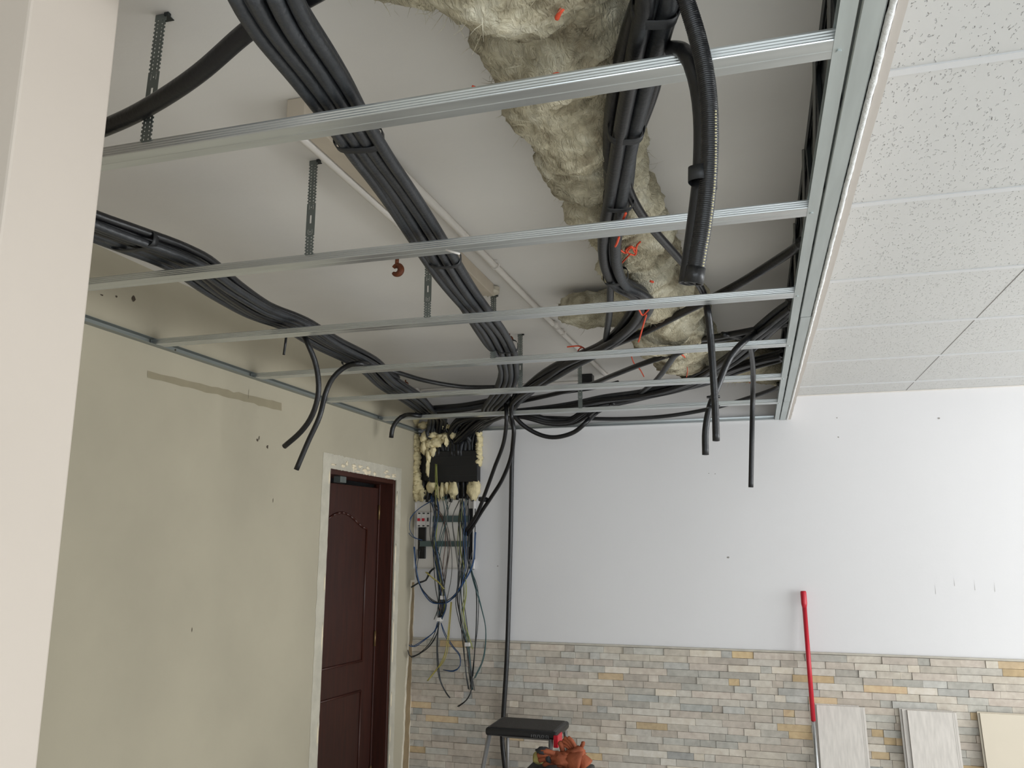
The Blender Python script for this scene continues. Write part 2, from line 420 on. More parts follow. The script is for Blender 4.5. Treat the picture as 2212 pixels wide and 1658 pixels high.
# doorway: ragged plaster casing
def casing():
    mb = MB(); n = 60; o_ = .075
    def strip(A, B, nrm, seed):
        vs = []
        for i in range(n+1):
            t = i/n; p = Vector(A).lerp(Vector(B), t)
            e = .006*noise.noise(Vector((t*30, seed, 0)))*1.5; g = .004*noise.noise(Vector((t*50, seed+4, 0)))
            q = Vector(nrm)
            vs += [p + q*(-.004+g), p + q*(o_+e), p + q*(-.004+g) + Vector((.005, 0, 0)), p + q*(o_+e) + Vector((.002, 0, 0))]
        fs = []
        for i in range(n):
            k = i*4; fs += [(k+2, k+3, k+7, k+6), (k, k+2, k+6, k+4), (k+1, k+5, k+7, k+3)]
        mb.add(vs, fs)
    strip((XL, DY0, 0), (XL, DY0, DZ+.075), (0, -1, 0), 1)
    strip((XL, DY1, 0), (XL, DY1, DZ+.075), (0, 1, 0), 2)
    strip((XL, DY0, DZ), (XL, DY1, DZ), (0, 0, 1), 3)
    return mb.build('trim_8', mat('casing_plaster', (184, 178, 162), .9, noise_scale=12, noise_amt=.1, bump=.4, bump_scale=40))
struct(casing(), 'rough plaster border around the doorway')
cm = MB(); rnd = random.Random(5)
for k in range(46):
    t = rnd.random(); side = rnd.choice('lttttr')
    if side == 't': p = (XL+.004, DY0+(DY1-DY0)*t, DZ+.012+rnd.uniform(-.006, .03))
    elif side == 'l': p = (XL+.004, DY0-.006, t*DZ)
    else: p = (XL+.004, DY1+.01, t*DZ)
    lumpy(cm, p, (.004, rnd.uniform(.008, .035), rnd.uniform(.004, .012)) if side == 't' else (.004, .006, rnd.uniform(.02, .09)), k, .6, 8, 6)
struct(cm.build('trim_9', mat('cream_crumb', (222, 208, 180), .9), smooth=True), 'chipped cream plaster crumbs along the door opening')
# door
door = empty('door_1', (XL-.10, DY0, 0)); struct(door, 'dark mahogany panelled door standing slightly open')
fr = MB(); x0, x1 = XL-.14, XL-.004
fr.box(x0, x1, DY0+.001, DY0+.028, 0, DZ-.001).box(x0, x1, DY1-.028, DY1-.001, 0, DZ-.001).box(x0, x1, DY0+.028, DY1-.028, DZ-.03, DZ-.001)
fr.box(x0+.02, x0+.05, DY0+.028, DY0+.042, 0, DZ-.03).box(x0+.02, x0+.05, DY1-.042, DY1-.028, 0, DZ-.03)
part(fr, 'door_frame', m_mahogd, door, bevel=.003)
# leaf, hinged on the far jamb, opened a little away into the dark room
HY, HX = DY1-.045, XL-.10
Ml = Matrix.Translation((HX, HY, 0)) @ Matrix.Rotation(math.radians(-7), 4, 'Z')
LW = DY1-DY0-.09; LH = DZ-.055
lf = MB().box(-.036, 0, -LW, 0, .008, LH, Ml)
leaf = part(lf, 'door_leaf', m_mahog, door, bevel=.003)
def molding(y0, y1, z0, z1, arch):
    pts = [(y0, z0), (y1, z0), (y1, z1)]
    if arch:
        for i in range(1, 12):
            t = i/12; y = y1+(y0-y1)*t; pts.append((y, z1 + .09*math.sin(math.pi*t)**1.6*(1)))
    pts.append((y0, z1))
    P = [Ml @ Vector((.002, y, z)) for y, z in pts]; P.append(P[0]); mb = MB()
    for a, b in zip(P[:-1], P[1:]): mb.tube([a, b], .007, 8)
    return mb
part(molding(-LW+.12, -.12, .95, 1.72, True), 'panel_moulding', m_mahogd, leaf, smooth=True)
part(molding(-LW+.12, -.12, .12, .78, False), 'panel_moulding', m_mahogd, leaf, smooth=True)
for z in (.25, 1.02, 1.78):
    part(MB().tube([Ml @ Vector((.008, .004, z)), Ml @ Vector((.008, .004, z+.09))], .007, 10), 'hinge', mat('old_brass', (120, 96, 64), .45, .6), leaf, smooth=True)
part(MB().box(XL-.06, XL-.02, DY0+.16, DY0+.23, DZ-.065, DZ-.032), 'door_latch_plate', m_strap, door)

# ================================================================ STEEL FRAMING
def stud_mesh(name, ypos, x0, x1):
    s, wd, h = ypos-.050, .051, .020
    prof = [(s+.007, h), (s, h)]
    for k in range(31):
        zz = .0172 - .0150*k/30; prof.append((s + .0013*(1-math.cos(2*math.pi*3*k/30))/2, zz))
    prof += [(s, .0020), (s+.0006, .0006), (s+.002, 0), (s+.024, 0), (s+.026, .0008), (s+.028, 0), (s+wd-.002, 0), (s+wd, .002), (s+wd, h), (s+wd-.007, h)]
    v, f = extrude_poly(prof, lambda a, b, t: (t, a, ZF+b), x0, x1)
    return MB().add(v, f)
stud_labels = ['galvanised ceiling stud nearest the camera, ribbed side lit along its right end',
 'galvanised ceiling stud with a rusty hook hanging just beyond it, second from the camera',
 'galvanised ceiling stud just below the cut end of the ribbed hose, third from the camera',
 'galvanised ceiling stud crossed by the two drooping left tails, fourth from the camera',
 'galvanised ceiling stud just before the sagging black cable runs, fifth from the camera',
 'galvanised ceiling stud closest to the white back wall, sixth from the camera']
for y, lb in zip(STUD_Y, stud_labels):
    o = stud_mesh('ceiling_stud', y, XL+.006, .172).build('ceiling_stud', m_galv, solid=.0008)
    tag(o, lb, 'ceiling stud', 'steel studs of the open ceiling frame')
    for x in (.162,):
        part(MB().tube([(x, y-.022, ZF-.0010), (x, y-.022, ZF-.0040)], .0042, 12), 'screw', m_galvy, o, smooth=False)
zt = MB().tube([PY(963, 539, 1.80), PY(978, 544, 1.80), PY(993, 548, 1.80)], .0028, 8)
tag(zt.build('zip_tie', m_white, smooth=True), 'short white zip tie end on the second stud at the central bundle', 'zip tie')
# tracks
def track_Y(x0, x1, y0, y1, webx, name, label, m=m_galvy, h=.028):
    prof = [(x1 if webx == x0 else x0, ZF-.0012), (webx, ZF-.0012), (webx, ZF+.021), (x1 if webx == x0 else x0, ZF+.021)]
    v, f = extrude_poly(prof, lambda a, b, t: (a, t, b), y0, y1)
    o = MB().add(v, f).build(name, m, solid=.0008); return tag(o, label, 'track')
track_Y(XL+.0008, XL+.030, .9, YB, XL+.0008, 'wall_track', 'galvanised track along the top of the cream left wall', mat('dull_galvanised', (136, 140, 135), .5, .3, noise_scale=9, noise_amt=.08, stretch=(4, .4, 4)))
track_Y(.153, .1775, .6, YB, .1775, 'edge_track', 'long galvanised track holding the right ends of the ceiling studs')
prof = [(YB-.030, ZF-.0012), (YB-.001, ZF-.0012), (YB-.001, ZF+.021), (YB-.030, ZF+.021)]
v, f = extrude_poly(prof, lambda a, b, t: (t, a, b), XL+.05, .15)
tag(MB().add(v, f).build('wall_track', m_galv, solid=.0008), 'galvanised track fixed along the white back wall above the panel', 'track')
# stiffer rail beside the edge track
def rail(y0, y1, label, dx=0):
    prof = [(.1825, ZF+.045), (.1825, ZF-.002), (.184, ZF-.004), (.213, ZF-.004), (.216, ZF-.001), (.216, ZF+.045)]
    v, f = extrude_poly([(a+dx, b) for a, b in prof], lambda a, b, t: (a, t, b), y0, y1)
    o = MB().add(v, f).build('edge_rail', m_galvy, solid=.0008); tag(o, label, 'rail', 'rail lengths under the ceiling edge'); return o
rail(.6, 2.735, 'wide galvanised edge rail under the drop, length nearest the camera')
rail(2.74, 4.42, 'wide galvanised edge rail under the drop, middle length with a screw at its start', .0015)
rail(4.425, YB-.002, 'wide galvanised edge rail under the drop, short length at the back wall', .0005)
# caulk bead, fascia board, beige trim
bd = MB(); pts = []; rr = []
for i in range(420):
    y = .6 + (YB-.01-.6)*i/419
    pts.append(Vector((.2235 + .0008*noise.noise(Vector((y*9, 0, 0))), y, ZF-.002+.001*noise.noise(Vector((y*23, 5, 0)))))); rr.append(.0056 + .0010*noise.noise(Vector((y*40, 2, 0))))
bd.tube(pts, rr, 8); tag(bd.build('caulk_bead', m_lid, smooth=True), 'lumpy white filler bead along the edge rail', 'filler bead')
vs = []; n = 140
for i in range(n+1):
    y = .6 + (YB-.6)*i/n; e = .0025*noise.noise(Vector((y*4, 0, 0))) + (.003 if y > 3.2 else 0)*noise.noise(Vector((y*14, 3, 0)))
    vs += [(.2295, y, ZF-.002), (.2445+e, y, ZF-.002), (.2445+e, y, ZC), (.2295, y, ZC)]
fs = [(i*4+k, i*4+(k+1) % 4, i*4+4+(k+1) % 4, i*4+4+k) for i in range(n) for k in range(4)] + [(0,3,2,1), (n*4, n*4+1, n*4+2, n*4+3)]
struct(MB().add(vs, fs).build('trim_10', m_trim), 'beige painted board edge between the framing and the tile ceiling')
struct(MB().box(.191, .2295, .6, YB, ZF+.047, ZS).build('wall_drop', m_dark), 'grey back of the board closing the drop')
# upper track on the slab and posts between
v, f = extrude_poly([(.1805, ZS-.03), (.1805, ZS-.001), (.190, ZS-.001)], lambda a, b, t: (a, t, b), .6, YB-.003)
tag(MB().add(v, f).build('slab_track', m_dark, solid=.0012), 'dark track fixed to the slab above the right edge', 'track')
for i, y in enumerate([.95, 1.36, 1.72, 2.06, 2.40, 2.74, 3.08, 3.42, 3.76, 4.10, 4.44, 4.78]):
    mb = MB(); v, f = extrude_poly([(y+.03, .1815), (y, .1815), (y, .190), (y+.03, .190)], lambda a, b, t: (b, a, t), ZF+.002, ZS-.003)
    mb.add(v, f)
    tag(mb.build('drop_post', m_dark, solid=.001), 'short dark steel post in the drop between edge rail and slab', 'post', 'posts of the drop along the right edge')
for i, y in enumerate([1.30, 1.68, 2.10, 2.62]):
    mb = MB(); mb.tube([(.1765, y, ZS-.012), (.1765, y+.22, ZF+.05)], .004, 6)
    tag(mb.build('diagonal_brace', mat('brace_grey', (120, 118, 112), .5, .3)), 'thin grey diagonal brace inside the dark drop', 'brace', 'braces of the drop along the right edge')

# ---------------------------------------------------------------- perforated strap hangers
def strap_mesh():
    W, H = .026, .272; c = .0013; nx = int(W/c); nz = int(H/c); keep = {}
    def inside(x, z):
        xm = x - W/2; t = z/H
        d = min(z, H)
        perforated = (z < .055) or (z > .145 and z < H-.012)
        if perforated:
            p = .0088; ph = (z % p)/p
            if abs(abs(xm) - .0055) < .0016 and abs(ph-.5) < .19: return False
            if abs(xm) > W/2 - .0024 and abs((((z+p*.5) % p)/p)-.5) < .26: return False
        for zc in (.066, .136):
            if abs(z-zc) < .0018 and abs(xm) < .0018: return False
            if abs(abs(xm)-.0055) < .0008 and abs(z-zc) < .0065: return False
            if abs(xm) < .0055 and abs(z-(zc-.0065)) < .0008 and zc < .1: return False
        if abs(z-.101) < .0115 and abs(xm) < .0021: return False
        return True
    vs = []; fs = []; idx = {}
    def V(i, k):
        if (i, k) not in idx: idx[(i, k)] = len(vs); vs.append((i*c - W/2, 0, k*c))
        return idx[(i, k)]
    for i in range(nx):
        for k in range(nz):
            if inside((i+.5)*c, (k+.5)*c): fs.append((V(i,k), V(i+1,k), V(i+1,k+1), V(i,k+1)))
    mb = MB(); mb.add(vs, fs)
    me = bpy.data.meshes.new('strap_hanger'); me.from_pydata(vs, [], fs); me.update(); me.materials.append(m_strap)
    # top foot bent onto the slab
    fm = MB().box(-.013, .013, 0, .022, H-.001, H+.0005).box(.010, .020, -.004, .004, H-.006, H+.0002)
    me2 = bpy.data.meshes.new('fixing_foot'); me2.from_pydata(fm.v, [], fm.f); me2.update(); me2.materials.append(m_dark)
    return me, me2
me_s, me_f = strap_mesh()
strap_spec = [(-1.082, STUD_Y[0], 'perforated strap hanger crossed by the thick black hose near the wall end', .03),
 (-1.103, STUD_Y[1], 'perforated strap hanger standing clear on the stud left of the rusty hook', .0),
 (-1.030, STUD_Y[2], 'perforated strap hanger partly hidden beside the central conduit bundle', .0),
 (-1.002, STUD_Y[3], 'perforated strap hanger mostly hidden behind the central conduit bundle', .0),
 (-1.070, STUD_Y[4], 'perforated strap hanger just right of where the central bundle bends down', .0),
 (-0.908, STUD_Y[5], 'perforated strap hanger nearest the white back wall, behind the cable run', .0)]
for x, y, lb, tilt in strap_spec:
    o = bpy.data.objects.new('strap_hanger', me_s); C.objects.link(o); o.location = (x, y-.047, ZS-.273); o.rotation_euler = (0, tilt, 0)
    o.location = (x, y-.0525, ZS-.2735)
    md = o.modifiers.new('thickness', 'SOLIDIFY'); md.thickness = .0010; md.offset = 0
    tag(o, lb, 'strap hanger', 'perforated straps holding the ceiling studs')
    g = bpy.data.objects.new('fixing_foot', me_f); C.objects.link(g); g.parent = o

# ---------------------------------------------------------------- slab fittings
bt = MB().box(-1.005, -.955, 1.522, 2.97, ZS-.050, ZS-.0005)
tag(bt.build('timber_batten', m_beam, bevel=.003), 'beige painted timber batten fixed lengthways to the slab beside the white pipe', 'batten')
bk = MB(); lumpy(bk, (-.975, 2.995, ZS-.02), (.035, .03, .02), 3, .6)
tag(bk.build('plaster_lump', m_chip, smooth=True), 'crumbling plaster lump at the far end of the batten', 'plaster')
def pipe(P, r, label, couplers, clips=()):
    pts = smooth_path(P, .1); o = MB().tube(pts, r, 14).build('white_pipe', m_white, smooth=True); tag(o, label, 'pipe', None)
    for t in couplers:
        a = Vector(P[0]).lerp(Vector(P[-1]), t); d = (Vector(P[-1])-Vector(P[0])).normalized()
        part(MB().tube([a-d*.03, a+d*.03], r*1.18, 14), 'coupling', m_white, o, smooth=True)
    for t in clips:
        a = Vector(P[0]).lerp(Vector(P[-1]), t); cm = MB()
        for k in range(12):
            g1 = math.pi*(1.15*k/12+.92*1); g2 = math.pi*(1.15*(k+1)/12+.92)
            cm.tube([a+Vector((math.cos(g1)*r*1.25, 0, math.sin(g1)*r*1.25)), a+Vector((math.cos(g2)*r*1.25, 0, math.sin(g2)*r*1.25))], .0035, 6)
        cm.box(a.x-.01, a.x+.01, a.y-.006, a.y+.006, a.z+r*.6, ZS-.001)
        part(cm, 'pipe_clip', m_white, o)
    return o
pipe([(-1.024, 1.56, ZS-.040), (-1.022, 2.45, ZS-.040)], .0135, 'white pipe running along the left side of the batten', (.75,))
pipe([(-.895, 1.50, ZS-.020), (-.880, 2.2, ZS-.020), (-.852, 3.6, ZS-.020), (-.815, 4.86, ZS-.020)], .0125, 'long white pipe running across the slab past the batten towards the wool', (.62,), (.36, .66, .985))
# rusty hooks
def hook(c, r, th, label, gap=(100, 250)):
    mb = MB(); pts = []; rr = []
    a0, a1 = gap[1], 360+gap[0]
    for k in range(25):
        t = k/24; a = math.radians(a0 + (a1-a0)*t); pts.append(Vector(c)+Vector((math.cos(a)*r, 0, math.sin(a)*r))); rr.append(th*(.35+.65*math.sin(math.pi*min(1, max(0, .08+t*.84)))))
    mb.tube(pts, rr, 10); mb.tube([Vector(c)+Vector((0, 0, r*.8)), Vector((c[0], c[1], ZS+.002))], th*.6, 8)
    tag(mb.build('ceiling_hook', m_rust, smooth=True), label, 'hook', 'rusty hooks left in the slab')
p = PZ(857, 583, ZS-.055); hook((p.x, p.y, p.z), .0165, .0125, 'rusty brown open hook hanging just beyond the second ceiling stud', (145, 215))
p = PZ(1100, 733, ZS-.03); hook((p.x, p.y, p.z), .014, .008, 'rusty hook half hidden at the bend of the central bundle')
p = PZ(876, 830, ZS-.03); hook((p.x, p.y, p.z), .014, .007, 'small rusty hook above the left bundle near the back wall')
# junction boxes and small conduit along the slab
p = PZ(912, 858, ZS-.03); jb = MB().box(p.x-.045, p.x+.045, 4.93, 5.02, ZS-.06, ZS-.0005)
jo = jb.build('junction_box', m_white, bevel=.003); tag(jo, 'small white junction box on the slab at the back left corner', 'junction box')
part(MB().box(p.x-.012, p.x+.004, 4.926, 4.9305, ZS-.04, ZS-.025), 'knockout', m_black, jo)
conduit([(p.x+.05, 4.98, ZS-.008), (-1.5, 4.99, ZS-.008), (-.94, 4.99, ZS-.008)], .006, 'thin white surface conduit along the slab near the back wall', m=m_white)
tag(MB().box(-.975, -.905, 4.80, 4.87, ZS-.055, ZS-.001).build('black_box', m_black, bevel=.003), 'small black box on the slab behind the last strap hanger', 'box')

# ================================================================ INSULATED DUCT
def wool_tube(path, rad, seed, flat=.72, nseg=64, amp=.022):
    pts = smooth_path(path, .012); n = len(pts); L = [0]
    for i in range(1, n): L.append(L[-1]+(pts[i]-pts[i-1]).length)
    fr = frames(pts); vs = []
    for i, p in enumerate(pts):
        t = L[i]/L[-1]; k = t*(len(rad)-1); a = int(min(len(rad)-2, k)); R = rad[a]+(rad[a+1]-rad[a])*(k-a)
        side = Vector((0, 0, 1)).cross(fr[i][0]).normalized(); up = Vector((0, 0, 1))
        for s in range(nseg):
            th = 2*math.pi*s/nseg
            d = side*math.cos(th) + up*math.sin(th)*flat
            q = p + d*R
            v1 = noise.noise(q*7 + Vector((seed, 0, 0))); v2 = noise.noise(q*17 + Vector((0, seed, 0))); 
            v3 = 1-abs(noise.noise(Vector((q.x*22+v2*2, q.y*34, q.z*22)) + Vector((seed, 3, 0))))*2
            v4 = noise.noise(q*60)
            rr = R + amp*v1*1.7 + amp*.7*v2 + amp*.6*v3 + amp*.38*v4
            # wrapping folds
            rr += amp*.5*math.sin((L[i]*1.0 + .04*math.sin(th*2+seed))*24)
            q = p + d*rr; q.z = min(q.z, ZS-.0015+.0*rr); vs.append(q)
    fs = []
    for i in range(n-1):
        for s in range(nseg):
            a = i*nseg+s; b = i*nseg+(s+1) % nseg; fs.append((a, b, b+nseg, a+nseg))
    fs.append(tuple(range(nseg-1, -1, -1))); fs.append(tuple((n-1)*nseg+s for s in range(nseg)))
    return vs, fs
def fibres(mb, vs, count, rnd, ln=(.015, .05), r=.0006):
    for _ in range(count):
        p = Vector(rnd.choice(vs)); 
        if p.z > ZS-.01: continue
        d = Vector((rnd.uniform(-1, 1), rnd.uniform(-1, 1), rnd.uniform(-1, .3))).normalized(); e = Vector((rnd.uniform(-1, 1), rnd.uniform(-1, 1), rnd.uniform(-.5, .5)))
        l = rnd.uniform(*ln); pts = [p - d*.004, p + d*l*.4 + e*l*.1, p + d*l*.7 + e*l*.45]
        w = d.cross(e); w = (w.normalized() if w.length > .01 else Vector((1, 0, 0)))*r
        q = []; 
        for k, s in zip(pts, (1, .8, .2)): q += [k-w*s, k+w*s]
        mb.add(q, [(0,1,3,2), (2,3,5,4)])
rnd = random.Random(11)
duct = empty('insulated_duct', (-.31, 1.0, ZS-.1)); tag(duct, 'ventilation duct wrapped in yellowish grey mineral wool, hung lengthways under the slab', 'insulated duct')
def wool_part(name, path, rad, seed, flat, fib, **k):
    v, f = wool_tube(path, rad, seed, flat, **k); mb = MB(); mb.add(v, f); base = list(v); fibres(mb, base, fib, rnd)
    o = part(mb, name, m_wool, duct, smooth=True); return o
wool_part('wool_wrap', [(-.30, .7, 2.545), (-.305, 1.3, 2.555), (-.325, 1.6, 2.56), (-.315, 2.3, 2.56), (-.31, 2.8, 2.56), (-.31, 3.4, 2.565), (-.29, 3.95, 2.57)],
          [.165, .155, .120, .118, .110, .108, .125, .15, .16, .155, .12], 1.3, .80, 2600)
wool_part('wool_wrap', [(-.72, 3.18, 2.58), (-.6, 3.16, 2.58), (-.36, 3.2, 2.58)], [.05, .10, .10], 5.1, .75, 500)
wool_part('wool_wrap', [(-.33, 3.9, 2.575), (-.2, 4.15, 2.575), (.0, 4.4, 2.58), (.21, 4.62, 2.58)], [.12, .15, .14, .12], 8.4, .7, 700)
wool_part('wool_wrap', [(-.60, .93, 2.56), (-.46, 1.02, 2.55), (-.30, 1.06, 2.535), (-.12, 1.02, 2.56)], [.05, .10, .12, .09], 3.7, .75, 900)
# orange twine ties
def twine(P, lb=None, r=.0022):
    o = part(MB().tube(smooth_path(P, .004), r, 6), 'twine', m_twine, duct, smooth=True); return o
def tw(px, Z, r=.0022): twine([PZ(a, b, Z) for a, b in px], r=r)
tw([(1020,186),(1032,190),(1052,196)], 2.50); tw([(1215,18),(1208,28),(1203,40)], 2.42, .004)
tw([(1195,160),(1210,157),(1230,158)], 2.44); tw([(1352,460),(1347,472),(1342,486)], 2.40, .003)
tw([(1337,512),(1333,524),(1329,532)], 2.40, .003)
tw([(1340,540),(1352,546),(1362,535),(1374,537),(1372,550),(1360,548),(1352,540),(1364,532),(1372,545),(1376,530),(1383,522)], 2.455, .0028)
tw([(1362,548),(1352,558),(1341,570)], 2.45, .0026); tw([(1405,607),(1411,609)], 2.46, .004)
tw([(1380,668),(1388,680),(1398,672),(1404,664)], 2.40, .003); tw([(1396,680),(1390,700),(1383,725),(1379,738)], 2.40, .003)
tw([(1225,749),(1245,747),(1254,748),(1262,752)], 2.47, .003); tw([(1256,750),(1250,755),(1248,762)], 2.47, .003)
tw([(1364,770),(1370,785),(1382,797),(1391,813)], 2.47, .003); tw([(1472,765),(1480,772),(1483,780)], 2.45, .003)
tw([(1484,790),(1485,802),(1483,814)], 2.45, .002)
tw([(1610,824),(1618,826),(1625,828)], 2.50, .002)

# ================================================================ CONDUITS
def bundle(path, n, r, label, group, rows=2, seed=0, m=None, tight=1.0, step=.03, zmin=None, jitter=.35):
    rnd = random.Random(seed); P = smooth_path(path, .06)
    fr = frames(P); K = len(P)
    m1 = math.ceil(n/rows); slots = []
    for k in range(n):
        row = k // m1; i = k % m1; cnt = min(m1, n-row*m1)
        slots.append([(i-(cnt-1)/2)*2.05*r*tight, (row-(rows-1)/2)*1.75*r])
    out = []
    ph = [rnd.uniform(0, 6.28) for _ in range(n)]; ph2 = [rnd.uniform(0, 6.28) for _ in range(n)]
    for k in range(n):
        pts = []
        for i, p in enumerate(P):
            t = fr[i][0]; side = Vector((0, 0, 1)).cross(t)
            side = side.normalized() if side.length > .2 else Vector((1, 0, 0)); up = t.cross(side).normalized()
            if up.z < 0 and abs(up.z) > .3: up = -up
            s, u = slots[k]
            s += r*jitter*math.sin(i*.35+ph[k])*1.6; u += r*jitter*math.sin(i*.27+ph2[k])
            pts.append(p + side*s + up*u)
        mm = m if not isinstance(m, (list, tuple)) else m[k % len(m)]
        conduit(pts, r*rnd.uniform(.92, 1.04), label, 'conduit', group, mm or m_cond, step=step)
def tie(P, r, label='black tape wrapped around a conduit bundle', axis=None, w=.022, rx=None):
    """flat band around a bundle, centred at P, bundle running along axis"""
    a = Vector(axis).normalized(); side = Vector((0, 0, 1)).cross(a).normalized(); up = a.cross(side); mb = MB(); vs = []; n = 24
    rx = rx or r
    for s in (-w/2, w/2):
        for k in range(n):
            g = 2*math.pi*k/n; cg = math.copysign(abs(math.cos(g))**.6, math.cos(g)); sg = math.copysign(abs(math.sin(g))**.6, math.sin(g))
            vs.append(Vector(P)+a*s+side*cg*rx+up*sg*r)
    mb.add(vs, [(k, (k+1) % n, n+(k+1) % n, n+k) for k in range(n)])
    tag(mb.build('cable_tie', m_tape, solid=.001, smooth=True), label, 'cable tie', None)

Z1 = 2.435
# central bundle B
pB = [PZ(*q, Z1) for q in [(565, -40), (612, 40), (715, 180), (808, 335), (918, 505), (1022, 650), (1080, 735)]]
gB = 'conduits of the central bundle'
lB = 'dark grey conduit in the central bundle running diagonally over the studs'
pBe = [PZ(1098, 772, 2.435), PZ(1096, 812, 2.44), PZ(1075, 858, 2.44), Vector((-1.50, 4.60, 2.44)), Vector((-1.62, 4.92, 2.43)), Vector((-1.78, 5.036, 2.34)), Vector((-1.80, 5.036, 2.20))]
bundle(pB+pBe, 7, .0128, lB, gB, 2, 2)
pBl = [PZ(515, -40, 2.43), PZ(588, 85, 2.43), PZ(668, 195, 2.43), PZ(772, 320, 2.43), PZ(880, 490, 2.43), PZ(985, 640, 2.43), PZ(1050, 740, 2.43)] + [q+Vector((-.035, 0, 0)) for q in pBe]
conduit(pBl, .0135, 'dark conduit leaving a gap left of the central bundle at the top of the picture', m=m_cond)
for (px, py), rx in [((775, 298), .05), ((960, 558), .048), ((1095, 748), .045)]:
    c = PZ(px, py, Z1); d = PZ(px+30, py+52, Z1)-c
    tie(c, .028, {775: 'black tape around the central bundle just behind the nearest stud', 960: 'black tape around the central bundle just behind the second stud', 1095: 'grey tie around the central bundle where it bends down'}[px], d, rx=rx)
# left bundle A
pA = [PZ(*q, Z1) for q in [(120, 455), (205, 490), (300, 525), (400, 565), (480, 622), (560, 668), (640, 698), (710, 742), (790, 785), (835, 822), (885, 855), (915, 882)]]
pAe = [Vector((-1.90, 4.75, 2.43)), Vector((-1.98, 4.97, 2.42)), Vector((-2.02, 5.036, 2.34)), Vector((-2.02, 5.036, 2.2))]
bundle(pA+pAe, 10, .0125, 'dark grey conduit in the thick left bundle from the wall end to the panel', 'conduits of the left bundle', 2, 4, m=[m_cond, m_cond, m_condb])
for (px, py), lb in [((290, 520), 'black tape around the left bundle near the wall end'), ((770, 778), 'black tape around the left bundle at the fourth stud')]:
    c = PZ(px, py, Z1); tie(c, .027, lb, PZ(px+60, py+32, Z1)-c, rx=.068)
# right bundle C
pC = [PZ(*q, 2.44) for q in [(1428, -60), (1415, 0), (1385, 95), (1352, 245), (1340, 330), (1332, 430), (1322, 520), (1322, 600)]]
lC = 'dark conduit in the right bundle beneath the mineral wool duct'
gC = 'conduits of the right bundle'
bundle(pC[:7]+[PZ(1326, 582, 2.44), PZ(1345, 614, 2.44), PZ(1388, 642, 2.44), PZ(1372, 690, 2.44), PZ(1310, 745, 2.44), PZ(1215, 790, 2.44), PZ(1130, 850, 2.44), Vector((-1.40, 4.62, 2.43)), Vector((-1.62, 4.9, 2.42)), Vector((-1.85, 5.036, 2.35)), Vector((-1.86, 5.036, 2.2))], 4, .0155, lC, gC, 2, 9, m=[m_cond, m_condb])
conduit(pC[:6]+[PZ(1310, 500, 2.43), PZ(1304, 560, 2.43), PZ(1318, 610, 2.44), PZ(1316, 680, 2.44), PZ(1308, 735, 2.45)], .012, 'thin grey conduit leaving the right bundle straight towards the wool stub')
conduit([PZ(1462, 0, 2.45), PZ(1440, 50, 2.45), PZ(1425, 110, 2.45), PZ(1410, 190, 2.45), PZ(1378, 280, 2.45), PZ(1350, 345, 2.46)], .014, 'dark conduit joining the right bundle from its right side', m=m_condb)
for (px, py), lb in [((1415, 14), 'black tape around the right bundle at the top edge'), ((1352, 275), 'grey tie around the right bundle below the nearest stud'), ((1336, 428), 'grey tie around the right bundle just before the second stud')]:
    c = PZ(px, py, 2.44); tie(c, .032, lb, PZ(px-12, py+60, 2.44)-c, rx=.036)
c = PZ(1330, 596, 2.44); tie(c, .028, 'grey tie around the right bundle where it turns aside', (-.02, 1, 0), rx=.038)
# thick hose across the top left
conduit([PZ(110, 318, 2.435), PZ(240, 270, 2.44), PZ(330, 225, 2.445), PZ(430, 158, 2.455), PZ(545, 60, 2.478), PZ(655, -2, 2.49), PZ(760, -60, 2.49)], .0165, 'thick black hose passing in front of the nearest strap hanger', m=m_condb)
# ribbed hoses hanging at right
def ribbed(P, r, label, ribs=.0030):
    pts = smooth_path(P, .0010); n = len(pts); rr = []; L = 0
    for i in range(n):
        if i: L += (pts[i]-pts[i-1]).length
        rr.append(r*(1 + .055*math.sin(2*math.pi*L/ribs)))
    mb = MB(); v, f = sweep(pts, rr, 20, False); mb.add(v, f)
    o = mb.build('ribbed_hose', m_condb, smooth=True); tag(o, label, 'hose')
    t = (pts[-1]-pts[-2]).normalized(); v, f = open_tube([pts[-1]-t*.002, pts[-1]+t*.022], r*1.12, 20, .02, .82)
    part(MB().add(v, f), 'end_cuff', m_condb, o, smooth=True)
    return o
hA = ribbed([PZ(1462, -60, 2.42), PY(1480, -5, 1.07), PY(1505, 75, 1.09), PY(1524, 160, 1.10), PY(1533, 260, 1.11), PY(1531, 370, 1.12), PY(1521, 470, 1.13), PY(1503, 580, 1.14)], .0125, 'ribbed black hose with a pale stitched seam, hanging below the nearest stud')
# pale stitched seam on the hose
sp = smooth_path([PY(1546, 240, 1.09), PY(1545, 370, 1.10), PY(1536, 470, 1.11), PY(1518, 580, 1.12)], .0042); sm_ = MB()
for i in range(0, len(sp)-1): 
    lumpy(sm_, sp[i], (.0016, .0016, .0013), i, .1, 6, 4)
part(sm_, 'stitched_seam', mat('pale_seam', (196, 188, 150), .6), hA, smooth=True)
conduit([PZ(1398, 60, 2.47), PZ(1415, 85, 2.49), PZ(1440, 102, 2.47), PY(1478, 112, 1.14), PY(1502, 165, 1.135), PY(1515, 250, 1.135), PY(1514, 370, 1.14), PY(1502, 480, 1.145), PY(1484, 612, 1.15)], .0125, 'smooth black hose arching over the nearest stud and hanging beside the ribbed hose', 'hose', m=m_condb, name='hose', hollow=True, n=18)
c = PY(1518, 385, 1.135); tie(c, .015, 'black tape holding the two hanging hoses together', (0, 0, 1) if False else (-.05, .02, -1), rx=.027)
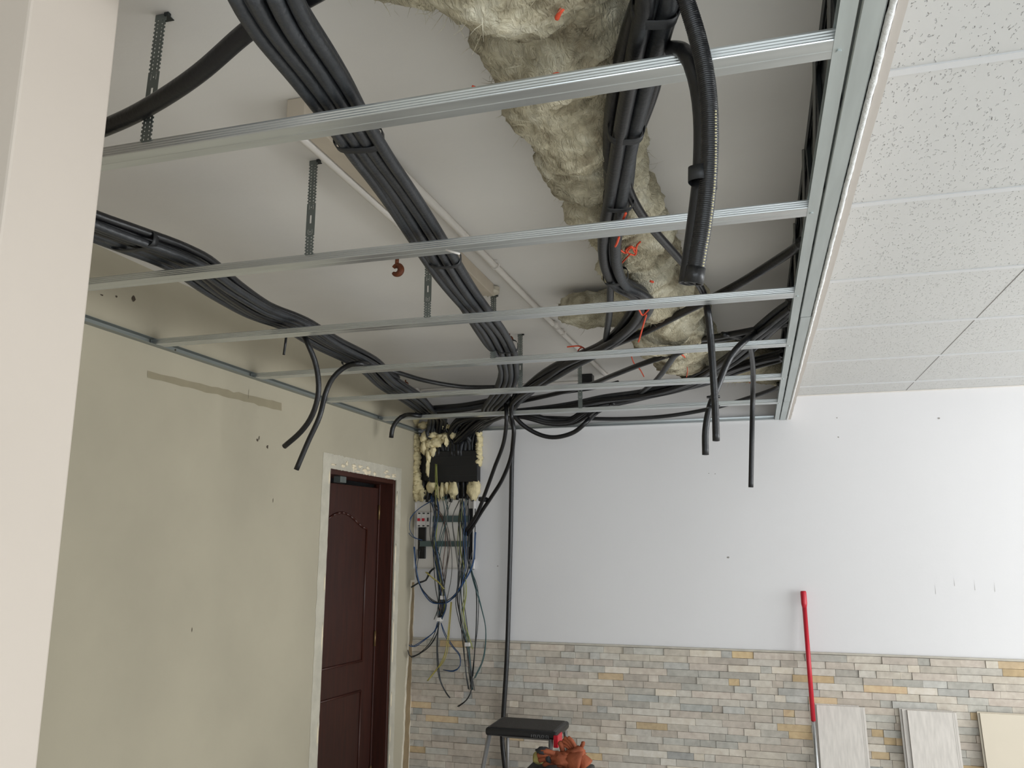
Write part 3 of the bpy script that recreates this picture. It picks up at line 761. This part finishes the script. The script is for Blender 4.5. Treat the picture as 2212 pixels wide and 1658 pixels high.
# diagonal conduit from right bundle, above studs 2-3 then dropping
G = PZ
conduit([G(1352, 395, 2.44), G(1372, 440, 2.44), G(1408, 492, 2.44), G(1470, 562, 2.445), G(1508, 612, 2.45), G(1522, 640, 2.445), PY(1528, 668, 2.60), PY(1534, 715, 2.63), PY(1540, 800, 2.64), PY(1545, 880, 2.65), PY(1547, 952, 2.65)], .0115, 'black conduit crossing under the wool duct then hanging straight down beyond the third stud', m=m_condb, hollow=True)
conduit([G(1735, 668, 2.44), G(1690, 690, 2.44), G(1640, 712, 2.45), PY(1606, 738, 3.08), PY(1575, 775, 3.06), PY(1552, 830, 3.05), PY(1533, 880, 3.05), PY(1524, 930, 3.05), PY(1524, 982, 3.05)], .0125, 'black conduit coming from the right edge and hanging with a leftward curve', m=m_condb, hollow=True)
conduit([G(1560, 722, 2.45), G(1600, 728, 2.45), PY(1618, 742, 3.28), PY(1625, 775, 3.5), PY(1627, 812, 3.72), PY(1626, 860, 3.88), PY(1624, 950, 3.88), PY(1622, 1052, 3.88)], .0115, 'single black conduit hanging straight down near the right edge', m=m_condb, hollow=True)
for py, lb in ((857, 'upper small black tie binding the two right hanging conduits'), (878, 'lower small black tie binding the two right hanging conduits')): tie(PY(1541, py, 2.70), .016, lb, (0, .05, -1), w=.006, rx=.021)
# hanging pair at left
conduit([G(560, 652, 2.455), G(610, 680, 2.455), PZ(645, 705, 2.44), PY(664, 740, 2.62), PY(683, 790, 2.66), PY(688, 845, 2.68), PY(675, 895, 2.70), PY(650, 932, 2.72), PY(614, 964, 2.74)], .0105, 'black conduit drooping from the left bundle, shorter tail bending left', m=m_condb, hollow=True)
conduit([G(860, 815, 2.45), G(820, 795, 2.45), PY(785, 785, 3.08), PY(750, 790, 3.06), PY(720, 815, 3.05), PY(703, 850, 3.05), PY(690, 900, 3.04), PY(665, 955, 3.04), PY(640, 1014, 3.04)], .0115, 'black conduit drooping from the left bundle, longer tail hanging lower', m=m_condb, hollow=True)
tag(MB().tube(smooth_path([PY(618, 728, 2.7), PY(616, 745, 2.7), PY(613, 766, 2.71)], .005), .005, 8).build('wire_stub', m_condb, smooth=True), 'short black stub dangling under the third stud at left', 'cable')
# short curl near the panel
conduit([G(940, 903, 2.45), PY(905, 897, 4.42), PY(876, 896, 4.41), PY(858, 908, 4.40), PY(848, 925, 4.40), PY(845, 945, 4.40)], .0135, 'short black conduit curling over the last stud at the left', m=m_condb, hollow=True)
# two cables dropping to the panel
conduit([G(1092, 800, 2.45), PY(1090, 850, 4.38), PY(1094, 900, 4.40), PY(1088, 955, 4.48), PY(1068, 1010, 4.6), PY(1048, 1065, 4.74), PY(1030, 1110, 4.86), PY(1003, 1152, 4.96)], .0115, 'black conduit dropping from the central bundle to the panel, left of the pair', m=m_condb, hollow=True)
conduit([G(1112, 850, 2.45), PY(1104, 890, 4.42), PY(1110, 930, 4.44), PY(1104, 985, 4.55), PY(1085, 1035, 4.68), PY(1060, 1075, 4.78), PY(1038, 1108, 4.88), PY(1010, 1155, 4.955)], .012, 'black conduit dropping from the central bundle to the panel, right of the pair', m=m_condb, hollow=True)
tie(PY(1044, 1078, 4.80), .018, 'black tie joining the two conduits above the panel', (-.3, .3, -1), w=.02, rx=.03)
# conduit down the back wall
conduit([Vector((-1.40, 4.7, 2.44)), Vector((-1.47, 4.95, 2.41)), PY(1110, 930, 5.035), PY(1106, 990, 5.04), PY(1103, 1150, 5.045), PY(1099, 1300, 5.045), PY(1095, 1420, 5.03), PY(1087, 1550, 5.03), PY(1085, 1600, 5.03), PY(1092, 1670, 5.03), PY(1100, 1760, 5.03)], .0145, 'long black conduit running straight down the white wall to behind the step ladder', m=m_condb)
# U loop
conduit([Vector((-1.45, 4.72, 2.45)), PY(1105, 892, 4.72), PY(1130, 918, 4.74), PY(1165, 938, 4.76), PY(1200, 944, 4.76), PY(1240, 933, 4.74), PY(1270, 908, 4.72), PZ(1290, 890, 2.44), PZ(1325, 870, 2.44)], .0135, 'black conduit sagging in a wide loop below the back track', m=m_condb)
# thin one along the back at low height
conduit([PY(1130, 900, 4.96), PY(1240, 903, 4.99), PY(1350, 904, 5.0), PY(1450, 897, 4.99), PY(1545, 880, 4.95), PZ(1620, 858, 2.45), PZ(1690, 836, 2.46), PZ(1720, 826, 2.46)], .012, 'black conduit running nearly level between the last stud and the back wall', m=m_condb)
# run D : many cables from right edge to the panel
gD = 'conduits of the right to left run'; lD = 'black conduit in the sagging run between right edge and wall panel'
pD = [PZ(*q, 2.45) for q in [(1745, 650), (1700, 672), (1640, 722), (1590, 768), (1520, 812), (1460, 835), (1390, 850), (1310, 860), (1250, 872), (1180, 884), (1110, 893)]] + [Vector((-1.55, 4.80, 2.43)), Vector((-1.80, 4.93, 2.42)), Vector((-1.90, 5.036, 2.33)), Vector((-1.9, 5.036, 2.2))]
bundle(pD, 6, .0125, lD, gD, 2, 21, m=[m_condb, m_cond])
pD2 = [PZ(*q, 2.47) for q in [(1760, 760), (1690, 768), (1600, 792), (1520, 822), (1440, 842), (1360, 862)]] + [PZ(1285, 880, 2.43), PY(1235, 908, 4.78), PY(1180, 908, 4.78), PY(1130, 895, 4.76)] + [Vector((-1.60, 4.86, 2.43)), Vector((-1.86, 5.036, 2.3))]
bundle(pD2, 6, .0125, 'black conduit in the low fat run sagging under the last stud', 'conduits of the low run', 2, 23, m=[m_condb])
bundle([PZ(1745, 690, 2.47), PZ(1690, 700, 2.47), PZ(1640, 712, 2.46), PZ(1560, 728, 2.46), PZ(1500, 738, 2.50), PZ(1480, 742, 2.52)], 3, .013, 'black conduit leaving the right edge towards the wool duct', 'conduits beside the wool end', 1, 25, m=[m_condb])
# single thick one from the right edge across
conduit([PZ(1745, 520, 2.44), PZ(1715, 538, 2.44), PZ(1610, 605, 2.44), PZ(1545, 640, 2.44), PZ(1480, 672, 2.44), PZ(1395, 715, 2.44), PZ(1330, 742, 2.445), PZ(1260, 770, 2.45), PZ(1190, 812, 2.45), PZ(1125, 865, 2.44), Vector((-1.5, 4.78, 2.43))], .0145, 'thick black conduit running diagonally from the right edge past the third stud', m=m_condb)
conduit([PZ(1480, 755, 2.44), PZ(1395, 783, 2.42), PZ(1330, 808, 2.43), PZ(1270, 832, 2.45), PZ(1200, 850, 2.45), PZ(1120, 868, 2.45)], .0125, 'black conduit emerging from the wool and heading left', m=m_condb)
conduit([PZ(1510, 748, 2.43), PZ(1465, 762, 2.415), PZ(1445, 785, 2.415), PZ(1425, 812, 2.43), PZ(1405, 832, 2.45), PZ(1370, 858, 2.45)], .0125, 'black conduit bending down beside the wool to join the run', m=m_cond)
conduit([PZ(1335, 825, 2.50), PZ(1280, 838, 2.50), PZ(1200, 850, 2.50), PZ(1130, 862, 2.49)], .010, 'thin black conduit close to the slab behind the fifth stud', m=m_condb)
conduit([PZ(800, 795, 2.47), PZ(850, 802, 2.47), PZ(920, 822, 2.46), PZ(1000, 835, 2.455), PZ(1080, 836, 2.45), PZ(1120, 840, 2.45)], .0115, 'black conduit linking the left bundle to the central bundle', m=m_condb)
# wrapped cross link between left and central bundles
lk = [PZ(905, 888, 2.44), PZ(945, 884, 2.44), PZ(1000, 880, 2.44), PZ(1050, 872, 2.45), PZ(1095, 862, 2.45)]
bundle(lk, 6, .013, 'dark conduit of the short crosswise link above the wall panel', 'conduits of the short link', 2, 31, m=[m_cond, m_condb])

# ================================================================ ELECTRICAL PANEL
YP = YB-.002
pf = empty('wall_chase_box', (-1.95, YP, 1.92)); tag(pf, 'black conduit entry box in the wall opening above the wiring cabinet', 'entry box')
a = PY(909, 935, YP); b = PY(1033, 1076, YP)
part(MB().box(a.x, b.x, YP-.006, YP, b.z, a.z), 'back_plate', m_black, pf)
a = PY(931, 975, YP-.05); b = PY(1033, 1040, YP-.05)
part(MB().box(a.x, b.x, YP-.062, YP-.004, b.z, a.z), 'gathering_box', m_black, pf, bevel=.004)
for k in range(3):
    zz = b.z + (a.z-b.z)*(.2+.3*k); part(MB().box(a.x+.01, b.x-.01, YP-.0635, YP-.061, zz, zz+.0015), 'rib', m_dark, pf)
rnd = random.Random(41)
for k in range(13):
    x = -2.06 + k*.0275 + rnd.uniform(-.004, .004); z1 = PY(960, 975, YP-.03).z
    P = [Vector((x+rnd.uniform(-.05, .08), YP-.045-rnd.uniform(0, .03), ZF+.06)), Vector((x+rnd.uniform(-.01, .03), YP-.035-rnd.uniform(0, .02), ZF-.02)), Vector((x, YP-.03-rnd.uniform(0, .015), z1+.05)), Vector((x, YP-.03, z1-.01 if k > 2 else PY(915, 1060, YP).z))]
    conduit(P, .0125, 'black conduit entering the top of the entry box at the back wall', group='conduits entering the entry box', m=m_condb)
for k in range(11):
    x = PY(920, 1050, YP).x + .034*k + rnd.uniform(-.005, .005); z0 = PY(960, 1040, YP-.03).z; z2 = PY(960, 1078, YP-.03).z
    conduit([Vector((x, YP-.035, z0+.01)), Vector((x+rnd.uniform(-.006, .006), YP-.035, (z0+z2)/2)), Vector((x+rnd.uniform(-.01, .01), YP-.04, z2-rnd.uniform(-.01, .02)))], .0105, 'short black conduit end pushed through foam under the entry box', group='conduit ends under the entry box', m=m_condb, hollow=True)
# foam
def foam(name, blobs, label, seed=0):
    fy = {3: .05, 4: .062}.get(seed, .032)
    mb = MB(); rr = random.Random(seed)
    for (px, py, w_, h_) in blobs:
        p = PY(px, py, YP-.02); lumpy(mb, (p.x, YP-fy, p.z), (w_/345/2*1.15, .036, h_/345/2*1.15), rr.random()*20, .45, 14, 10, 4)
    tag(mb.build('expanding_foam', m_foam, smooth=True), label, 'foam')
foam('', [(901+rnd.uniform(-2,2), y, 17, 16) for y in range(945, 1075, 9)], 'yellowish foam strip left of the entry box', 1)
foam('', [(1037+rnd.uniform(-2,1), y, 12, 16) for y in range(938, 1000, 10)], 'yellowish foam strip right of the entry box', 2)
foam('', [(900, 908, 18, 22), (918, 920, 22, 14), (938, 918, 26, 16), (962, 922, 26, 12), (984, 923, 26, 9), (1000, 921, 14, 7)], 'foam heaped along the back track over the entry box', 3)
foam('', [(922, 946, 16, 22), (940, 942, 24, 16), (948, 956, 26, 20), (922, 968, 16, 26), (932, 985, 10, 30), (930, 1010, 6, 34), (966, 946, 16, 18), (970, 954, 8, 20), (960, 945, 22, 14), (935, 960, 22, 18), (941, 975, 12, 22), (984, 942, 14, 14)], 'foam smeared over the upper left of the entry box', 4)
foam('', [(905, 1058, 26, 40), (936, 1050, 20, 26), (948, 1064, 10, 32), (958, 1058, 9, 40), (968, 1052, 8, 30), (982, 1056, 20, 40), (1024, 1056, 26, 42), (914, 1068, 16, 26)], 'foam lumps below the entry box around the conduit ends', 5)
# cabinet
cab = empty('wiring_cabinet', (-1.96, YP, 1.45)); tag(cab, 'open white wiring cabinet set in the corner of the back wall', 'cabinet')
a = PY(897, 1078, YP); b = PY(1026, 1230, YP)
part(MB().box(a.x+.002, b.x-.002, YP-.003, YP, b.z, a.z), 'back_plate', m_white, cab)
fm = MB(); t = .012
for X0, X1, Z0, Z1_ in ((a.x, a.x+t, b.z, a.z), (b.x-t, b.x, b.z, a.z), (a.x, b.x, a.z-t*.6, a.z), (a.x, b.x, b.z, b.z+t*.6)): fm.box(X0, X1, YP-.022, YP-.002, Z0, Z1_)
part(fm, 'cabinet_rim', m_brk, cab, bevel=.002)
for (x0p, x1p, y0p, y1p) in ((905, 919, 1135, 1206), (1013, 1026, 1098, 1208)):
    p0 = PY(x0p, y0p, YP-.01); p1 = PY(x1p, y1p, YP-.01); part(MB().box(p0.x, p1.x, YP-.02, YP-.003, p1.z, p0.z), 'side_slot', m_black, cab, bevel=.002)
for (y0p, y1p) in ((1114, 1127), (1168, 1180)):
    p0 = PY(908, y0p, YP-.02); p1 = PY(1014, y1p, YP-.02); part(MB().box(p0.x, p1.x, YP-.028, YP-.018, p1.z, p0.z).box(p0.x, p1.x, YP-.032, YP-.028, p1.z, p1.z+.006).box(p0.x, p1.x, YP-.032, YP-.028, p0.z-.006, p0.z), 'mounting_rail', m_din, cab)
for k in range(3):
    p0 = PY(904+k*9.6, 1106, YP-.05); p1 = PY(913+k*9.6, 1138, YP-.05)
    br = MB().box(p0.x, p1.x-.001, YP-.075, YP-.03, p1.z, p0.z).build('circuit_breaker', m_brk, bevel=.002)
    tag(br, 'white circuit breaker with a red toggle clipped to the upper rail', 'circuit breaker', 'breakers on the upper rail')
    xm = (p0.x+p1.x)/2; zm = (p0.z+p1.z)/2
    if k < 2: part(MB().box(xm-.008, xm+.008, YP-.086, YP-.074, zm-.010, zm+.008), 'toggle', m_red, br, bevel=.001)
    else: part(MB().box(xm-.004, xm+.004, YP-.084, YP-.074, zm-.012, zm+.012), 'toggle', m_black, br, bevel=.001)
    part(MB().box(xm-.008, xm+.008, YP-.0755, YP-.0745, p0.z-.012, p0.z-.004).box(xm-.008, xm+.008, YP-.0755, YP-.0745, p1.z+.004, p1.z+.012), 'terminal', m_dark, br)
# wires
WC = {'blue': mat('wire_blue', (30, 66, 108), .45), 'black': mat('wire_black', (24, 28, 30), .4), 'yellow green': mat('wire_yellow_green', (128, 132, 62), .5),
      'brown': mat('wire_brown', (92, 60, 46), .45), 'grey': mat('wire_grey', (96, 94, 88), .45), 'teal': mat('wire_teal', (44, 80, 82), .45), 'yellow': mat('wire_yellow', (160, 148, 78), .5)}
wr = random.Random(77)
def wires(col, path, n, spread, label, y0=4.955, r=.0026):
    for k in range(n):
        ox = wr.uniform(-spread, spread); oy = wr.uniform(-.028, .02); ph = wr.uniform(0, 6)
        P = []
        for i, (px, py) in enumerate(path):
            e = math.sin(i*1.3+ph)*spread*.6
            P.append(PY(px+ox+e, py+wr.uniform(-spread, spread)*.5, y0+oy+.012*math.sin(i*.9+ph)))
        conduit(P, r, label, 'wire', col+' wires at the panel: '+label[:40], WC[col], name='wire', n=6, step=.02)
up1 = [(935,1072),(942,1110),(938,1160),(945,1210),(952,1265),(955,1310),(949,1336)]
wires('black', up1, 8, 8, 'thin black wire in the left harness hanging from the open cabinet')
wires('blue', up1, 4, 6, 'thin blue wire in the left harness hanging from the open cabinet')
wires('yellow green', [(937,1000),(941,1080),(944,1130),(938,1180),(948,1240),(955,1300),(951,1336)], 3, 5, 'yellow and green wire in the left harness hanging from the open cabinet')
wires('teal', [(960,1072),(966,1110),(952,1170),(944,1220),(950,1280),(949,1330)], 3, 4, 'teal wire in the left harness hanging from the open cabinet')
wires('brown', [(940,1090),(960,1130),(966,1170),(965,1210),(960,1260),(952,1320)], 3, 5, 'brown wire looping down in the left harness')
wires('grey', [(975,1075),(962,1120),(968,1180),(968,1235),(962,1290),(955,1330)], 2, 5, 'grey wire looping down in the left harness')
up2 = [(1003,1075),(1000,1120),(1004,1170),(998,1230),(992,1290),(1000,1340),(1010,1390),(1017,1450),(1019,1490)]
wires('black', up2, 7, 7, 'thin black wire in the right harness below the cabinet')
wires('teal', up2, 2, 4, 'teal wire in the right harness below the cabinet')
wires('grey', [(990,1080),(978,1120),(985,1180),(990,1240),(984,1290),(996,1350),(1012,1410),(1018,1470)], 2, 4, 'grey wire in the right harness below the cabinet')
wires('yellow green', [(996,1080),(990,1140),(992,1190),(1003,1230),(1006,1280),(998,1330),(1016,1400)], 3, 4, 'yellow and green wire in the right harness below the cabinet')
wires('blue', [(1000,1082),(1003,1130),(1003,1170),(1006,1220),(995,1270)], 3, 3, 'blue wire beside the dropped conduit ends')
wires('black', [(1010,1080),(1012,1150),(1012,1210),(1030,1270),(1030,1340),(1024,1410),(1020,1460)], 3, 3, 'black wire bowing right below the cabinet')
wires('teal', [(1014,1215),(1028,1260),(1042,1310),(1050,1360),(1044,1420),(1026,1465)], 2, 3, 'outermost teal wire bowing right over the white wall')
wires('blue', [(898,1180),(902,1230),(910,1270),(930,1297),(952,1304),(975,1296),(1000,1262),(1022,1215),(1027,1150)], 3, 3, 'blue wire swinging in a wide loop across the harness')
wires('black', [(905,1185),(900,1235),(908,1265),(930,1292),(955,1302),(985,1285),(1008,1240),(1020,1190)], 2, 3, 'black wire swinging in a wide loop across the harness')
wires('blue', [(949,1340),(938,1362),(915,1380),(893,1396),(887,1392)], 2, 3, 'blue wire tail bending left below the harness clip')
wires('black', [(950,1345),(940,1375),(920,1402),(890,1418),(884,1405)], 3, 3, 'dark wire tail bending left below the harness clip')
wires('blue', [(953,1345),(962,1370),(980,1395),(996,1415),(995,1438),(980,1449),(960,1446)], 2, 3, 'blue wire tail curling right below the harness clip')
wires('black', [(948,1340),(945,1390),(946,1440),(950,1470),(962,1495),(972,1506)], 3, 2, 'black wire tail hanging lowest in the left harness')
wires('yellow', [(976,1300),(972,1350),(966,1400),(957,1428),(940,1450),(925,1470)], 3, 2, 'yellow wire tail hanging over the stone cladding')
wires('black', [(1018,1460),(1018,1490),(1008,1512),(990,1525)], 3, 1.5, 'black wire end curling at the bottom of the right harness')
wires('blue', [(930,1082),(905,1098),(888,1118),(883,1142),(893,1160),(910,1166)], 2, 2.5, 'thin blue wire looped out left of the breakers', r=.002)
wires('yellow', [(920,1236),(932,1246),(948,1258),(958,1272)], 2, 2, 'thick yellow wire crossing the harness', r=.004)
wires('black', [(890,1268),(905,1258),(920,1252),(930,1235),(940,1226)], 2, 2, 'black wire branching left above the wall chase', r=.005)
for (px, py), lb in [((949, 1337), 'white clip gathering the left wire harness'), ((1010, 1391), 'white clip gathering the right wire harness'), ((957, 1290), 'small white connector in the left wire harness')]:
    mb = MB(); p = PY(px, py, 4.945); mb.box(p.x-.016, p.x+.016, p.y-.015, p.y+.03, p.z-.012, p.z+.012)
    tag(mb.build('wire_clip', m_brk, bevel=.003), lb, 'clip')

# ================================================================ OBJECTS BY THE BACK WALL
# step ladder
LY = 4.20
a = PY(1052, 1600, LY-.11); b = PY(1208, 1600, LY-.11)
ZT = .735
lad = empty('step_ladder', ((a.x+b.x)/2, LY, 0)); tag(lad, 'step ladder with black top tray and shiny legs in front of the back wall', 'step ladder')
xa, xb = -1.345, -.975
top = MB(); vs = []
top.box(xa, xb, LY-.11, LY+.17, ZT-.042, ZT-.004)
tp = part(top, 'top_tray', m_black, lad, bevel=.012)
part(MB().box(xa+.02, xb-.02, LY-.09, LY+.15, ZT-.0045, ZT-.001), 'tread_mat', mat('rubber_grey', (58, 54, 50), .8, bump=.4, bump_scale=150), lad, bevel=.002)
# embossed pale lettering band on the front
lt = MB(); xx = xb-.130; rl = random.Random(4)
for k in range(9):
    h = .013; lt.box(xx, xx+.0022, LY-.1118, LY-.1098, ZT-.034, ZT-.034+h)
    if k % 2: lt.box(xx, xx+.007, LY-.1118, LY-.1098, ZT-.034+h-.002, ZT-.034+h)
    if k % 3: lt.box(xx, xx+.006, LY-.1118, LY-.1098, ZT-.034, ZT-.032)
    xx += .0105
part(lt, 'front_lettering', mat('pale_grey_print', (110, 110, 112), .6), tp)
part(MB().box(xb-.018, xb+.006, LY-.115, LY-.02, ZT-.075, ZT-.018), 'side_clip', m_red, lad, bevel=.004)
for sx, xo in ((xa+.02, -.055), (xb-.035, .05)):
    part(MB().tube([(sx, LY-.09, ZT-.03), (sx+xo, LY-.42, .0)], .011, 12), 'leg', mat('ladder_silver', (196, 196, 198), .3, .7), lad, smooth=True)
    part(MB().tube([(sx+.03 if sx < -1.2 else sx-.03+.05, LY+.12, ZT-.03), (sx+xo, LY+.40, .0)], .010, 12), 'leg', mat('ladder_grey', (120, 118, 116), .4, .6), lad, smooth=True)
for z, t in ((.48, .35), (.24, .68)):
    y = LY-.09-.33*t; part(MB().box(xa+.02-.05*t, xb-.03+.05*t, y-.07, y+.03, z-.02, z), 'step', m_black, lad, bevel=.004)
part(MB().box(xa+.05, xb-.06, LY+.02, LY+.05, ZT-.075, ZT-.050), 'cross_bar', mat('ladder_grey', (120, 118, 116), .4, .6), lad, bevel=.002)
# crate with work gloves in front
GY = 3.90
p = PY(1145, 1660, GY); q = PY(1262, 1660, GY)
cr = MB().box(p.x-.02, q.x+.02, GY-.12, GY+.16, 0, p.z+.004)
cro = cr.build('tool_crate', mat('dark_crate', (58, 54, 52), .6), bevel=.01); tag(cro, 'dark grey crate carrying the rust coloured gloves', 'crate')
def glove(c, ang, sc_, label, m):
    mb = MB(); c = Vector(c); R = Matrix.Rotation(ang, 3, 'Y')
    def L(v): return c + R @ (Vector(v)*sc_)
    lumpy(mb, c, (.052*sc_, .04*sc_, .032*sc_), ang*3+1, .45, 18, 12, 4)
    for k, (dx, dz, ln) in enumerate(((-.030, .018, .060), (-.034, .004, .068), (-.034, -.010, .062), (-.026, -.022, .050), (.0, .028, .050))):
        d = Vector((-1, 0, (dz*8))).normalized() if k < 4 else Vector((-.4, 0, 1)).normalized()
        s = Vector((dx, -.01+.008*k, dz)); e = s + d*ln*.6 + Vector((0, -.01, 0)); f_ = s + d*ln + Vector((0, -.006, -.012))
        mb.tube(smooth_path([L(s), L(e), L(f_)], .006), .0115*sc_, 10)
    pts = [L((.03, 0, 0)), L((.06, .0, .004)), L((.085, .004, .002))]; mb.tube(smooth_path(pts, .01), [(.030+.004*k)*sc_ for k in range(len(smooth_path(pts, .01)))], 14)
    o = mb.build('work_glove', m, smooth=True); return tag(o, label, 'glove', 'work gloves on the crate')
p = PY(1212, 1640, GY); glove((p.x, GY, p.z+.002), .15, 1.05, 'rust orange leather work glove lying flat on the crate', m_glove)
p = PY(1243, 1626, GY); glove((p.x, GY+.02, p.z), .9, .8, 'rust orange leather work glove bent upwards at the right of the crate', m_glove)
mb = MB(); p = PY(1164, 1640, GY); lumpy(mb, (p.x, GY+.03, p.z), (.036, .04, .026), 3.3, .4)
tag(mb.build('rag', m_yel, smooth=True), 'dull yellow rag bunched left of the gloves', 'rag')
mb = MB(); p = PY(1174, 1620, GY); lumpy(mb, (p.x, GY+.0, p.z), (.036, .035, .015), 4.3, .5); p = PY(1186, 1634, GY); lumpy(mb, (p.x, GY+.0, p.z), (.014, .03, .03), 2.3, .4)
tag(mb.build('cloth', m_gcloth, smooth=True), 'charcoal cloth lying across the yellow rag', 'cloth')

# broom handle leaning on the wall
A = PY(1735, 1276, YB-.035); Bm = PY(1757, 1556, 4.965); Cc = PY(1768, 1700, 4.90)
d = (Bm-A).normalized(); foot = A + (Cc-A)*((A.z)/(A.z-Cc.z))
mop = empty('broom_handle', (foot.x, foot.y, 0)); tag(mop, 'red and steel broom handle leaning against the white wall', 'broom handle')
part(MB().tube(smooth_path([A, A.lerp(Bm, .02), A.lerp(Bm, .12), A.lerp(Bm, .13)], .01), [.0125]*3+[.0165]*0 or .0, 4) if False else MB().tube([A, A.lerp(Bm, .01), A.lerp(Bm, .10), A.lerp(Bm, .135)], [.014, .0165, .0165, .0125], 16), 'grip', m_red, mop, smooth=True)
part(MB().tube([A.lerp(Bm, .12), Bm], .0125, 16), 'red_sleeve', m_red, mop, smooth=True)
part(MB().tube([A.lerp(Bm, .99), Cc, foot], .0110, 16), 'steel_tube', m_chrome, mop, smooth=True)

# boards leaning on the wall
def board(x0, x1, ztop, ytop, lean, th, m, label, group, dx=0.0, groove=True):
    mb = MB(); base = ytop - lean
    vs = []
    for (x, s) in ((x0, 0), (x1, 0)):
        pass
    P = [(x0+dx, base, 0), (x1+dx, base, 0), (x1, ytop, ztop), (x0, ytop, ztop)]
    Q = [(x, y-th, z) for x, y, z in P]
    mb.add(P+Q, [(3,2,1,0), (4,5,6,7), (0,1,5,4), (1,2,6,5), (2,3,7,6), (3,0,4,7)])
    o = mb.build('board', m, bevel=.0008); tag(o, label, 'board', group)
    em = MB(); e0 = [(x0+dx-.0006, base-th*.25, 0), (x0+dx-.0006, base-th*.75, 0), (x0-.0006, ytop-th*.75, ztop), (x0-.0006, ytop-th*.25, ztop)]
    em.add(e0, [(0,1,2,3)]); part(em, 'edge_groove', m_edge, o)
    if groove:
        gm = MB()
        for off in (.012, .020):
            gm.add([(x1+dx-off, base-th-.0006, 0), (x1+dx-off+.0015, base-th-.0006, 0), (x1-off+.0015, ytop-th-.0006, ztop), (x1-off, ytop-th-.0006, ztop)], [(0,1,2,3)])
        part(gm, 'face_groove', mat('groove_shadow_line', (176, 170, 162), .6), o)
    return o
gb = 'boards leaning on the stone cladding'
board(.279, .528, .760, YB-.030, .10, .010, m_plank, 'grey wood-look plank right beside the steel broom handle', gb)
board(.272, .50, .765, YB-.018, .08, .009, m_plank, 'grey wood-look plank hidden behind the one beside the broom handle', gb)
for k in range(3):
    board(.700+.012*k+(.012 if k == 2 else 0), .962+.006*k, .765-.002*k, YB-.026-.013*k, .10, .010, m_plank, ['rearmost grey plank of the middle stack of three', 'middle grey plank of the middle stack of three', 'front grey plank of the middle stack of three'][k], gb, .004)
board(1.078, 1.62, .768, YB-.026, .10, .009, m_cream, 'cream coloured panel behind its twin at the right edge', gb, .004, False)
board(1.088, 1.63, .764, YB-.037, .10, .009, m_cream, 'front cream coloured panel at the right edge of the picture', gb, .004, False)
